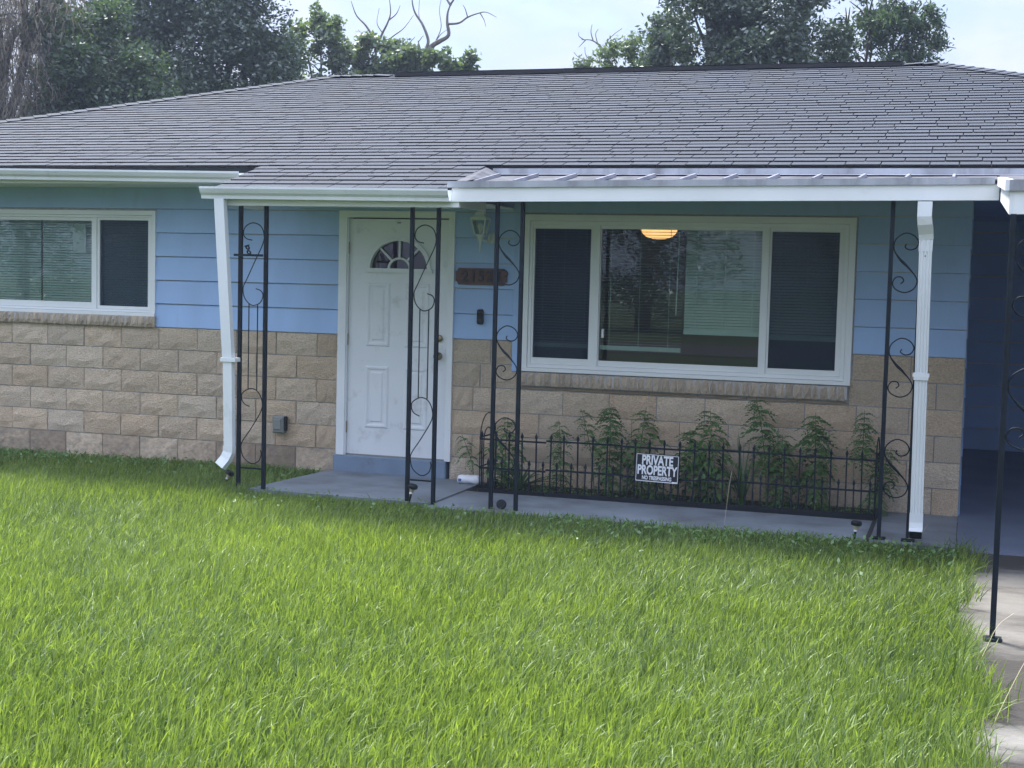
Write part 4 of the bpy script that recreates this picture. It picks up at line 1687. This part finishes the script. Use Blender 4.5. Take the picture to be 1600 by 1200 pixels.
weed(-1.42, -0.25, 0.86, -0.11, 26, "tallest weed in the bed with a bent top", 1.0, False, .3)
weed(-1.31, -0.30, 0.58, 0.0, 34, "bushy weed beside the tallest one with pale lower leaves", 1.0, False, .02)
weed(-1.05, -0.28, 0.76, -0.02, 38, "dense pointed weed between the tallest one and the carport end", 1.1, False, .12)
weed(-0.71, -0.24, 0.80, 0.0, 22, "slender weed with bare lower stem near the carport end", 0.85, False, .45)
weed(-0.60, -0.22, 0.52, 0.10, 22, "weed pushing through the fence end beside the carport post", 0.9, False, .1)
weed(-3.86, -0.16, 0.42, -0.12, 9, "thin sprawling weed against the stone beside the door step", 0.7, False, .35)
weed(-2.28, -0.34, 0.20, 0.05, 14, "low pale weed under the black and white sign", 0.7, False, .05)


def strap_plant(x, y, n_, L, label, w=0.016, droop=0.5, name="strap_leaved_plant"):
    t_ = thing(name, (x, y, 0.0), label, "plant", "strap leaved plants in the planting bed")
    g_ = random.Random(int(abs(x) * 777))
    for i in range(n_):
        a = g_.uniform(0, 6.28)
        l_ = L * g_.uniform(.6, 1.05)
        sp = g_.uniform(.15, 1.0) * droop
        V_, F_ = [], []
        K = 6
        for k in range(K + 1):
            f = k / K
            r_ = l_ * sp * (f + .6 * f * f)
            z_ = l_ * (f - sp * .55 * f * f * 1.3)
            ww = w * (1 - f) ** .6 * .5 + .0006
            px, py = math.cos(a) * r_, math.sin(a) * r_
            V_ += [(px - math.sin(a) * ww, py + math.cos(a) * ww, z_), (px, py, z_ - ww * .5), (px + math.sin(a) * ww, py - math.cos(a) * ww, z_)]
        for k in range(K):
            o_ = 3 * k
            F_ += [(o_, o_ + 1, o_ + 4, o_ + 3), (o_ + 1, o_ + 2, o_ + 5, o_ + 4)]
        np_mesh("leaf", np.array(V_), np.array(F_), m_weed, np.full(len(V_), g_.uniform(0, .55)), t_)


strap_plant(-1.60, -0.30, 20, 0.62, "dark clump of long strap leaves beneath the tallest weed", 0.02, .45)
strap_plant(-3.40, -0.36, 34, 0.34, "leafy clump spilling over the fence between the iron uprights", 0.034, .95)


# ------------------------------------------------------------------ the lawn
def grass(name, area_fn, n_, hfun, seed, width=(0.0038, 0.0080), zbase=-0.05):
    g_ = np.random.default_rng(seed)
    x, y = area_fn(g_, n_)
    n_ = len(x)
    h = hfun(x, y, g_)
    la = smooth_noise(x, y, 11, 2.2) * .9 + g_.normal(0, 1.2, n_) + 0.4
    bend = np.clip(g_.gamma(2.0, .24, n_) + 0.07 * smooth_noise(x, y, 12, 3.0), .05, 1.6)
    wd = g_.uniform(width[0], width[1], n_)
    fa = g_.uniform(0, 2 * np.pi, n_)
    ts = np.array([0, .42, .76, 1.0])
    V_ = np.zeros((n_, 7, 3))
    lx, ly = np.cos(la), np.sin(la)
    sx, sy = np.cos(fa), np.sin(fa)
    for i, t_ in enumerate(ts):
        out = h * bend * t_ ** 2.0 * .75 + h * .10 * t_
        zz = h * t_ * (1 - .30 * np.minimum(bend, 1.3) * t_ ** 1.4)
        cx, cy, cz = x + lx * out, y + ly * out, zbase + zz
        w = wd * (1 - .35 * t_) * .5
        if i < 3:
            V_[:, 2 * i] = np.stack([cx - sx * w, cy - sy * w, cz], 1)
            V_[:, 2 * i + 1] = np.stack([cx + sx * w, cy + sy * w, cz], 1)
        else:
            V_[:, 6] = np.stack([cx, cy, cz], 1)
    tri = np.array([(0, 1, 3), (0, 3, 2), (2, 3, 5), (2, 5, 4), (4, 5, 6)])
    F_ = (np.arange(n_)[:, None, None] * 7 + tri[None]).reshape(-1, 3)
    base = np.clip(.48 + .08 * smooth_noise(x, y, 31, 1.1) + .07 * smooth_noise(x, y, 32, 4.5) + g_.normal(0, .28, n_), 0, 1)
    tint = np.repeat(base, 7)
    o = np_mesh(name, V_.reshape(-1, 3), F_, m_grass, tint)
    o["kind"] = "stuff"
    return o


def edge_x(y):      # uneven border between lawn and driveway
    return 0.035 + 0.05 * np.sin(y * 2.3) + 0.04 * np.sin(y * 6.1 + 1) + np.clip((-4.2 - y) * .06, 0, .12)


def in_lawn(x, y):
    ok = (x < edge_x(y)) & (y < 0.02)
    ok &= ~((x > -5.34 + .10 * (y + 1.2) * 0) & (y > -1.27 - .03 * np.sin(x * 9)) & (x < -3.78))
    ok &= ~((x >= -3.80) & (y > -1.40 + .025 * np.sin(x * 11) + .02 * np.sin(x * 4.3)))
    ok &= ~((x < -5.2) & (x > -5.34) & (y > -1.05))
    return ok


def lawn_pts(g_, n_):
    # dense inside the wedge that the view takes in, thinner around it
    x = g_.uniform(-10.5, 0.35, n_)
    y = g_.uniform(-7.3, 0.0, n_)
    xl = -4.0 - (y + 6.5) * 1.05
    keep = in_lawn(x, y) & (x > xl - 1.0)
    return x[keep], y[keep]


def far_pts(g_, n_):
    x = g_.uniform(-13, 0.2, n_)
    y = g_.uniform(-11, 0.0, n_)
    xl = -4.0 - (y + 6.5) * 1.05
    keep = in_lawn(x, y) & ((x < xl - 1.0) | (y < -7.3))
    return x[keep], y[keep]


def hf(x, y, g_):
    d_house = np.where(x < -5.3, -y, np.where(x < -3.8, -1.25 - y, -1.38 - y))
    near = np.clip(d_house / 1.1, 0, 1)
    drv = np.clip((edge_x(y) - x) / .5, 0, 1)
    h = g_.uniform(.070, .150, len(x)) * (1 + .10 * smooth_noise(x, y, 21, 1.8)) * (.66 + .34 * near) * (.8 + .2 * drv)
    return np.clip(h, .03, .24)


grass("lawn_grass", lawn_pts, 350000, hf, 5)
grass("outer_lawn_grass", far_pts, 70000, hf, 6, (0.007, 0.013))
grass("edge_grass", lambda g_, n_: (lambda y: (edge_x(y) + g_.normal(-.03, .05, n_), y))(g_.uniform(-7.3, -1.5, n_)), 2600, lambda x, y, g_: g_.uniform(.09, .2, len(x)), 8, zbase=-0.045)


# low clover-like weeds near the house where the turf is shaded
def low_weeds(name, n_, seed, fn):
    g_ = np.random.default_rng(seed)
    x, y = fn(g_, n_)
    n_ = len(x)
    r_ = g_.uniform(.010, .022, n_)
    z = -0.04 + g_.uniform(.02, .085, n_)
    a = g_.uniform(0, 6.28, n_)
    tx, ty = g_.normal(0, .45, n_), g_.normal(0, .45, n_)
    V_ = np.zeros((n_, 4, 3))
    for k, (u, v) in enumerate(((-1, 0), (0, -.55), (1, 0), (0, .55))):
        dx = (u * np.cos(a) - v * np.sin(a)) * r_
        dy = (u * np.sin(a) + v * np.cos(a)) * r_
        V_[:, k] = np.stack([x + dx, y + dy, z + dx * tx + dy * ty], 1)
    F_ = np.arange(n_ * 4).reshape(-1, 4)
    o = np_mesh(name, V_.reshape(-1, 3), F_, m_weed, np.repeat(g_.uniform(.5, 1, n_), 4))
    o["kind"] = "stuff"


def lw_fn(g_, n_):
    x = g_.uniform(-9.5, 0.05, n_)
    off = np.abs(g_.normal(0, .42, n_))
    y0 = np.where(x < -5.3, -0.05, np.where(x < -3.8, -1.28, -1.42))
    y = y0 - off
    dens = np.where(x < -5.3, .9, np.where(x < -2.8, .25, .9))
    k = (g_.random(n_) < dens) & (x < edge_x(y) + .03)
    return x[k], y[k]


low_weeds("ground_cover", 7000, 41, lw_fn)
low_weeds("bed_cover", 1600, 42, lambda g_, n_: (g_.uniform(-3.6, -.66, n_), g_.uniform(-.46, -.04, n_)))


# a few dry seed stalks bending over the concrete
def stalk(pts, label):
    b_ = MB()
    p0 = pts[0]
    b_.tube(catmull([tuple(np.array(p) - np.array(p0)) for p in pts], 5), 0.0014, 5)
    o = b_.build("dry_stalk", m_straw, None, p0)
    tag(o, label, "grass stalk", "dry grass stalks")


stalk([(0.10, -4.55, -.03), (0.15, -4.45, .07), (0.20, -4.38, .17), (0.27, -4.30, .22)], "dry grass stalk leaning over the concrete at the carport post's foot")
stalk([(0.16, -5.40, -.03), (0.22, -5.32, .10), (0.28, -5.25, .22), (0.33, -5.2, .30)], "long dry grass stalk over the dark stain on the driveway")
stalk([(-0.26, -1.47, -.02), (-0.24, -1.46, .06), (-0.19, -1.45, .15)], "dry grass stalk standing beside the ribbed downspout's mouth")
stalk([(-1.55, -1.48, -.03), (-1.54, -1.47, .14), (-1.53, -1.44, .30), (-1.52, -1.4, .42)], "thin dry stalk rising from the walk edge before the strap leaved plant")


# ------------------------------------------------------------------ trees
def leaves(clumps, per, size, seed, flat=0.6, shell=0.55, droop=0.2, asp=0.5):
    """leaf-sized quads gathered in twiggy tufts through the volume of each clump (x, y, z, rx, ry, rz, weight)"""
    g_ = np.random.default_rng(seed)
    Vs, Ts = [], []
    for (cx, cy, cz, rx, ry, rz, wgt) in clumps:
        n_ = int(per * wgt)
        tufts = max(8, n_ // 14)
        # lobes of uneven size scattered over the clump, twigs standing out of some of them
        m_ = max(5, int(9 * (rx * rz) ** .5 + 4))
        ld = g_.normal(size=(m_, 3))
        ld /= np.linalg.norm(ld, axis=1)[:, None]
        lc = ld * (g_.uniform(.35, 1.0, m_) ** .6)[:, None]
        lr = g_.uniform(.22, .52, m_)
        li = g_.choice(m_, tufts, p=lr ** 2 / (lr ** 2).sum())
        d = g_.normal(size=(tufts, 3))
        d /= np.linalg.norm(d, axis=1)[:, None]
        rr_ = (shell + (1 - shell) * g_.random(tufts)) * np.where(g_.random(tufts) < .10, g_.uniform(1.0, 1.7, tufts), 1.0)
        c = lc[li] + d * (rr_ * lr[li])[:, None]
        c *= np.array([rx, ry, rz])
        c += np.array([cx, cy, cz])
        ti = g_.integers(0, tufts, n_)
        sp = .07 * (rx + rz) / 2 + .045
        p = c[ti] + g_.normal(size=(n_, 3)) * np.minimum(sp, .16)
        s_ = size * g_.uniform(.6, 1.25, n_)
        u = g_.normal(size=(n_, 3))
        u[:, 2] = u[:, 2] * flat - droop
        u /= np.linalg.norm(u, axis=1)[:, None]
        w = np.cross(u, g_.normal(size=(n_, 3)))
        w /= np.linalg.norm(w, axis=1)[:, None]
        nn = np.cross(u, w)
        q = np.zeros((n_, 4, 3))
        q[:, 0] = p - u * s_[:, None] * .5
        q[:, 1] = p + w * (s_ * asp * .5)[:, None] + nn * (s_ * .08)[:, None]
        q[:, 2] = p + u * s_[:, None] * .5
        q[:, 3] = p - w * (s_ * asp * .5)[:, None] + nn * (s_ * .08)[:, None]
        Vs.append(q.reshape(-1, 3))
        tt = g_.random(tufts)[ti] * .55 + g_.random(n_) * .45
        Ts.append(np.repeat(tt, 4))
    V_ = np.concatenate(Vs)
    return V_, np.arange(len(V_)).reshape(-1, 4), np.concatenate(Ts)


def limbs(b_, base, tips, r0, seed, twig=True):
    """tapered trunk from base with bent limbs toward the tips"""
    g_ = random.Random(seed)
    base = Vector(base)
    mid = Vector((sum(t_[0] for t_ in tips) / len(tips), sum(t_[1] for t_ in tips) / len(tips), sum(t_[2] for t_ in tips) / len(tips)))
    fork = base.lerp(mid, .62)
    path = catmull([tuple(base), tuple(base.lerp(fork, .5) + Vector((g_.uniform(-.1, .1), 0, 0))), tuple(fork)], 5)
    b_.tube(path, [r0 * (1 - .35 * i / len(path)) for i in range(len(path))], 9)
    for t_ in tips:
        T_ = Vector(t_)
        f_ = base.lerp(fork, g_.uniform(.72, 1.0))
        m1 = f_.lerp(T_, .4) + Vector((g_.uniform(-.25, .25), g_.uniform(-.2, .2), g_.uniform(0, .3)))
        m2 = f_.lerp(T_, .75) + Vector((g_.uniform(-.2, .2), g_.uniform(-.2, .2), g_.uniform(-.1, .2)))
        pth = catmull([tuple(f_), tuple(m1), tuple(m2), tuple(T_)], 5)
        b_.tube(pth, [max(.012, r0 * .5 * (1 - .93 * i / len(pth))) for i in range(len(pth))], 6)
        if twig:
            for _ in range(6):
                k = g_.randrange(len(pth) // 3, len(pth))
                d = Vector((g_.uniform(-1, 1), g_.uniform(-1, 1), g_.uniform(-.1, 1))).normalized() * g_.uniform(.3, .6)
                q = Vector(pth[k])
                b_.tube([tuple(q), tuple(q + d * .5 + Vector((0, 0, .05))), tuple(q + d)], [.022, .014, .006], 4)


def tree(name, label, base, clumps, per, size, seed, lm, tips=None, r0=.2, bark=None, cat="tree", group=None, **kw):
    t_ = thing(name, base, label, cat, group)
    rel = [(c_[0] - base[0], c_[1] - base[1], c_[2] - base[2], *c_[3:]) for c_ in clumps]
    b_ = MB()
    tp = tips or [(c_[0], c_[1], c_[2]) for c_ in rel]
    limbs(b_, (0, 0, 0), tp, r0, seed)
    b_.build("trunk", bark or m_bark, t_)
    V_, F_, T_ = leaves(rel, per, size, seed, **kw)
    np_mesh("crown", V_, F_, lm, T_, t_)
    return t_


# moss hung tree at the far left: drooping grey brown strands
tb_ = (-17.15, 11.0, -0.05)
t = thing("moss_draped_tree", tb_, "grey brown tree draped in hanging moss at the roof's far end", "tree")
b = MB()
limbs(b, (0, 0, 0), [(-1.3, 0, 8.3), (-.3, -.2, 9.0), (.6, .2, 8.4), (1.0, 0, 7.2), (-.8, .3, 7.0), (.2, -.4, 6.6)], .22, 3)
b.build("trunk", m_bark, t)
g_ = np.random.default_rng(9)
n_ = 27000
cx_ = np.concatenate([g_.normal(-.9, .55, n_ // 3), g_.normal(.1, .55, n_ // 3), g_.normal(.75, .38, n_ - 2 * (n_ // 3))])
top = 8.9 - .5 * np.abs(cx_) - .9 * np.clip(cx_ - .7, 0, 2)
z_ = top - 6.0 * g_.random(n_) ** .8
x_ = cx_ + .10 * np.sin(z_ * 5 + cx_ * 6)
y_ = g_.normal(0, .7, n_)
L_s = g_.uniform(.06, .22, n_)
w_s = g_.uniform(.004, .013, n_)
a_ = g_.uniform(0, 6.28, n_)
V_ = np.zeros((n_, 4, 3))
sw = g_.normal(0, .05, (n_, 2))
V_[:, 0] = np.stack([x_ - np.cos(a_) * w_s, y_ - np.sin(a_) * w_s, z_], 1)
V_[:, 1] = np.stack([x_ + np.cos(a_) * w_s, y_ + np.sin(a_) * w_s, z_], 1)
V_[:, 2] = np.stack([x_ + np.cos(a_) * w_s * .4 + sw[:, 0], y_ + np.sin(a_) * w_s * .4 + sw[:, 1], z_ - L_s], 1)
V_[:, 3] = np.stack([x_ - np.cos(a_) * w_s * .4 + sw[:, 0], y_ - np.sin(a_) * w_s * .4 + sw[:, 1], z_ - L_s], 1)
tt_ = np.clip(.45 + .35 * np.sin(x_ * 5 + 1) * np.sin(z_ * 1.3) + g_.normal(0, .28, n_), 0, 1)
np_mesh("crown", V_.reshape(-1, 3), np.arange(n_ * 4).reshape(-1, 4), m_moss, np.repeat(tt_, 4), t)

tree("leafy_tree", "mid green tree with layered fronds beside the moss draped tree", (-15.9, 11.8, -.05),
     [(-16.0, 11.8, 6.1, .75, .8, .75, 1.0), (-15.5, 11.6, 5.4, .8, .8, .7, 1.0), (-16.3, 11.6, 5.0, .7, .8, .8, .9), (-15.1, 11.7, 4.7, .75, .8, .7, .9), (-15.8, 11.4, 4.3, .9, .8, .6, .9),
      (-14.6, 11.9, 5.1, .5, .6, .5, .5)],
     5200, .105, 21, m_oak2, r0=.12, flat=.35, droop=.45)
tree("dark_oak", "large dark oak massed behind the roof's left slope", (-15.4, 15.5, -.05),
     [(-16.6, 15.5, 7.4, 1.3, 1.3, 1.1, 1.3), (-15.2, 15.2, 7.6, 1.3, 1.3, 1.2, 1.3), (-14.2, 15.0, 7.0, .95, 1.2, 1.1, 1.1), (-16.0, 15.0, 6.0, 1.3, 1.3, 1.0, 1.2), (-14.7, 14.9, 5.8, 1.2, 1.2, 1.0, 1.2),
      (-13.9, 15.2, 5.6, .75, 1.0, .9, .8), (-15.4, 15.6, 4.6, 1.6, 1.2, .9, 1.2), (-17.4, 15.8, 6.2, 1.0, 1.2, 1.1, 1.0), (-15.5, 15.4, 9.0, 1.6, 1.4, .9, 1.0), (-17.2, 15.6, 8.6, 1.3, 1.3, 1.0, 1.0),
      (-14.0, 15.4, 8.1, .8, 1.0, .6, .6), (-13.6, 15.6, 4.8, .8, .9, .7, .7)],
     7200, .105, 22, m_oak, r0=.3)
tree("dark_oak", "dark evergreen filling the gap behind the moss draped tree", (-19.6, 17.5, -.05),
     [(-19.8, 17.5, 7.8, 1.5, 1.2, 1.6, 1.2), (-18.4, 17.5, 7.6, 1.3, 1.2, 1.6, 1.2), (-19.2, 17.3, 5.6, 1.7, 1.2, 1.3, 1.2), (-17.6, 17.3, 5.4, 1.2, 1.2, 1.2, 1.0)],
     6000, .12, 23, m_oak, r0=.22)
tree("bushy_tree", "pale green loose tree with sky showing through behind the left hip", (-15.0, 20, -.05),
     [(-15.5, 20, 7.35, .45, .6, .45, .5), (-15.7, 20, 6.7, .5, .6, .5, .5), (-14.8, 20, 7.0, .42, .6, .5, .45), (-14.4, 20, 6.55, .55, .6, .45, .55), (-13.6, 20, 6.75, .55, .6, .5, .6),
      (-13.05, 20, 6.55, .5, .6, .4, .5), (-15.2, 20, 6.2, .7, .6, .45, .8), (-14.0, 20, 6.1, .8, .6, .4, .9), (-12.9, 20, 6.1, .6, .6, .35, .6), (-14.7, 20, 5.5, 1.5, .8, .6, 1.0), (-15.9, 20.2, 7.3, .3, .4, .3, .2),
      (-13.35, 20.1, 7.15, .3, .3, .2, .2), (-15.3, 20, 7.75, .32, .4, .3, .35), (-14.75, 20.1, 7.45, .4, .4, .35, .4), (-13.6, 20, 7.05, .5, .5, .3, .5), (-12.95, 20, 6.85, .45, .5, .3, .45), (-14.3, 20.2, 6.9, .4, .4, .3, .4)],
     1500, .135, 24, m_light, r0=.12, shell=.2, asp=.6)


def dead_limbs(b_, paths):
    for r0, pts in paths:
        P_ = catmull(pts, 5)
        n__ = len(P_)
        b_.tube(P_, [max(.006, r0 * (1 - .85 * i / n__)) for i in range(n__)], 6)


tb_ = (-12.45, 20.0, -.05)
t = thing("dead_tree", tb_, "bare grey dead tree forking above the ridge with leafy vines at its foot", "dead tree")
b = MB()
rel = lambda pts: [(p[0] - tb_[0], (p[2] if len(p) > 2 else 0), p[1] - tb_[2]) for p in pts]
dead_limbs(b, [(.16, rel([(-12.45, -.05), (-12.5, 3.0), (-12.55, 6.0), (-12.46, 6.35), (-12.42, 6.72), (-12.35, 6.95)])),
               (.085, rel([(-12.42, 6.62), (-12.32, 6.86), (-12.15, 7.10), (-11.96, 7.20), (-11.76, 7.33), (-11.80, 7.6), (-11.79, 7.85), (-11.70, 8.08)])),
               (.05, rel([(-12.42, 6.75), (-12.30, 7.05), (-12.27, 7.25), (-12.42, 7.6), (-12.60, 7.85), (-12.68, 8.1), (-12.70, 8.4)])),
               (.045, rel([(-12.40, 6.70), (-12.46, 7.0), (-12.52, 7.22)])),
               (.03, rel([(-11.75, 8.0), (-11.62, 8.2), (-11.58, 8.5)])), (.03, rel([(-11.72, 8.0), (-11.85, 8.2), (-11.92, 8.5)])),
               (.03, rel([(-11.77, 7.58), (-11.5, 7.60), (-11.3, 7.72), (-11.05, 7.80), (-10.85, 7.82), (-10.6, 7.7)])),
               (.016, rel([(-11.3, 7.72), (-11.36, 7.9), (-11.42, 8.0)])), (.014, rel([(-11.0, 7.81), (-10.9, 7.65), (-10.85, 7.5)])),
               (.018, rel([(-12.24, 7.0), (-12.30, 7.4), (-12.5, 7.75), (-12.5, 8.2)])), (.014, rel([(-12.1, 7.15), (-11.95, 7.5), (-12.0, 7.9), (-11.95, 8.2)])),
               (.012, rel([(-12.5, 7.2), (-12.42, 7.3), (-12.38, 7.33)])), (.012, rel([(-12.6, 6.8), (-12.75, 7.1), (-12.8, 7.3)])),
               (.014, rel([(-12.15, 7.1), (-11.95, 7.35), (-11.8, 7.45)]))])
b.build("trunk", m_bark_dead, t)
V_, F_, T_ = leaves([(.0, 0, 6.75, .28, .3, .25, .5), (.45, 0, 6.90, .32, .3, .25, .55), (.85, 0, 6.78, .32, .3, .28, .55), (1.2, 0, 6.75, .2, .3, .3, .35), (-.4, 0, 6.75, .3, .3, .25, .5), (.3, 0, 6.35, .6, .3, .12, .3), (-.2, 0, 6.2, .5, .3, .3, .5)],
                    900, .14, 25, shell=.2, asp=.6)
np_mesh("vine_leaves", V_, F_, m_light, T_, t)
tb_ = (-14.05, 21.0, -.05)
t = thing("dead_tree", tb_, "slim bare dead limb rising out of the pale green tree", "dead tree")
b = MB()
dead_limbs(b, [(.10, rel([(-14.05, -.05), (-14.1, 3.5), (-14.05, 6.6), (-14.0, 7.2)])),
               (.04, rel([(-14.0, 7.15), (-14.1, 7.5), (-14.3, 7.8), (-14.55, 8.05), (-14.7, 8.4)])), (.04, rel([(-14.0, 7.15), (-13.9, 7.5), (-13.72, 7.85), (-13.65, 8.1), (-13.7, 8.5)])),
               (.02, rel([(-13.7, 7.9), (-13.5, 8.05), (-13.4, 8.25)])), (.022, rel([(-13.95, 7.2), (-13.6, 7.5), (-13.3, 7.7), (-13.05, 8.0)])),
               (.014, rel([(-14.2, 7.7), (-14.35, 7.6), (-14.5, 7.7)])), (.014, rel([(-13.85, 7.6), (-14.0, 7.85), (-13.95, 8.2)]))])
b.build("trunk", m_bark_dead, t)

tree("spreading_oak", "tall dark oak rising behind the ridge's middle", (-4.0, 14.3, -.05),
     [(-4.9, 14.2, 6.5, .75, .9, .7, 1.0), (-4.1, 14.4, 7.2, .8, .9, .8, 1.0), (-4.9, 14.3, 7.0, .42, .6, .45, .4), (-3.1, 14.3, 6.7, .8, .9, .8, 1.0), (-5.3, 14.2, 6.0, .5, .7, .4, .6),
      (-4.2, 14.0, 6.0, 1.0, .9, .6, 1.2), (-2.9, 14.1, 5.9, .9, .9, .5, 1.0), (-3.9, 14.2, 5.2, 1.6, .9, .7, 1.2), (-2.6, 14.2, 7.2, .5, .6, .4, .4), (-4.0, 14.5, 8.1, 1.0, .9, .6, .8), (-4.75, 14.3, 7.75, .35, .5, .5, .3)],
     4300, .10, 26, m_oak, r0=.25, shell=.35)
tree("willow_like_tree", "feathery pale tree beside the tall oak with upright twigs", (-1.7, 15.2, -.05),
     [(-2.3, 15.2, 6.3, .55, .6, .45, .7), (-1.75, 15.2, 6.45, .45, .5, .45, .5), (-1.65, 15.2, 6.85, .22, .3, .35, .18), (-1.35, 15.2, 6.2, .5, .5, .4, .6), (-.95, 15.2, 6.05, .32, .4, .45, .35), (-.88, 15.2, 6.4, .2, .2, .3, .25),
      (-1.9, 15.2, 5.7, .9, .6, .5, 1.0), (-1.1, 15.2, 5.6, .6, .5, .35, .6), (-2.0, 15.2, 6.9, .18, .3, .22, .1), (-1.35, 15.2, 6.7, .2, .3, .25, .12)],
     2600, .10, 27, m_oak2, r0=.1, shell=.15, asp=.38, flat=1.1, droop=-.4)
tree("willow_like_tree", "low pale shrubby tree with bare twigs left of the tall oak", (-6.8, 16.8, -.05),
     [(-7.6, 17, 5.95, .22, .3, .28, .2), (-7.0, 17, 6.15, .45, .5, .42, .6), (-6.4, 17, 6.25, .4, .5, .45, .55), (-6.0, 17, 6.55, .35, .4, .4, .4), (-6.6, 17, 5.7, 1.0, .6, .4, 1.0), (-5.8, 17, 6.0, .45, .5, .5, .6)],
     2300, .10, 28, m_light, r0=.09, shell=.15, asp=.4, flat=1.0, droop=-.3)
tb_ = (-6.9, 17.2, -.05)
t = thing("dead_tree", tb_, "small dead tree with fine bare twigs beside the pale shrubby tree", "dead tree")
b = MB()
dead_limbs(b, [(.06, rel([(-6.9, -.05), (-7.0, 3), (-7.05, 5.6), (-7.15, 6.0)])), (.028, rel([(-7.1, 5.9), (-7.45, 6.2), (-7.75, 6.22), (-7.98, 6.2)])), (.03, rel([(-7.1, 6.0), (-7.3, 6.4), (-7.55, 6.62), (-7.8, 6.65)])),
               (.014, rel([(-7.55, 6.62), (-7.6, 6.8), (-7.58, 6.95)])), (.012, rel([(-7.6, 6.22), (-7.7, 6.35), (-7.72, 6.5)])), (.012, rel([(-7.75, 6.65), (-7.85, 6.72), (-7.86, 6.8)])),
               (.012, rel([(-7.45, 6.55), (-7.5, 6.75), (-7.45, 6.85)])), (.014, rel([(-7.3, 6.4), (-7.25, 6.6), (-7.1, 6.75), (-6.95, 6.85)])), (.010, rel([(-7.6, 6.21), (-7.85, 6.3), (-7.95, 6.4)])), (.012, rel([(-7.7, 6.65), (-7.8, 6.55), (-7.85, 6.5)]))])
b.build("trunk", m_bark_dead, t)

# trees across the road, seen only as reflections in the window glass
for i, (x, y, s_) in enumerate(((-37, -38, 1.1), (-31, -37, 1.0), (-16, -37, 1.0), (-11, -38, 1.15), (-4.2, -37, 1.0), (5, -39, 1.2))):
    tree("roadside_tree", ["broad roadside tree mirrored in the far window's wide pane", "roadside tree mirrored in the far window's screened pane", "roadside tree mirrored in the wide window's screened first pane",
                           "tall roadside tree mirrored beside the hanging lamp", "roadside tree mirrored at the wide window's last pane", "farthest roadside tree across the road facing the carport"][i], (x, y, -.05),
         [(x - 1.8 * s_, y, 5 * s_, 2 * s_, 2 * s_, 1.8 * s_, 1), (x + 1.7 * s_, y, 5.2 * s_, 2 * s_, 2 * s_, 1.8 * s_, 1), (x, y, 7.0 * s_, 2.2 * s_, 2 * s_, 1.8 * s_, 1), (x, y - 1, 3.2 * s_, 2.6 * s_, 2 * s_, 1.6 * s_, 1),
          (x + 1.0, y + .5, 1.4, 2.2 * s_, 1.4, 1.2, .7)],
         3600, .17, 50 + i, m_oak, r0=.3, group="trees across the road")

# ------------------------------------------------------------------ thin bluish haze round everything, added partly to stand for lens veil
hz = MB().box(-402, 402, -402, 402, -1.05, 14.0)
mh = bpy.data.materials.new("veil_haze")
mh.use_nodes = True
mh.node_tree.nodes.clear()
ho = mh.node_tree.nodes.new("ShaderNodeOutputMaterial")
hv = mh.node_tree.nodes.new("ShaderNodeVolumePrincipled")
hv.inputs['Color'].default_value = (0.60, 0.71, 0.97, 1)
hv.inputs['Density'].default_value = 0.0012
hv.inputs['Anisotropy'].default_value = 0.2
mh.node_tree.links.new(hv.outputs[0], ho.inputs['Volume'])
haze = hz.build("haze", mh)
haze["kind"] = "stuff"
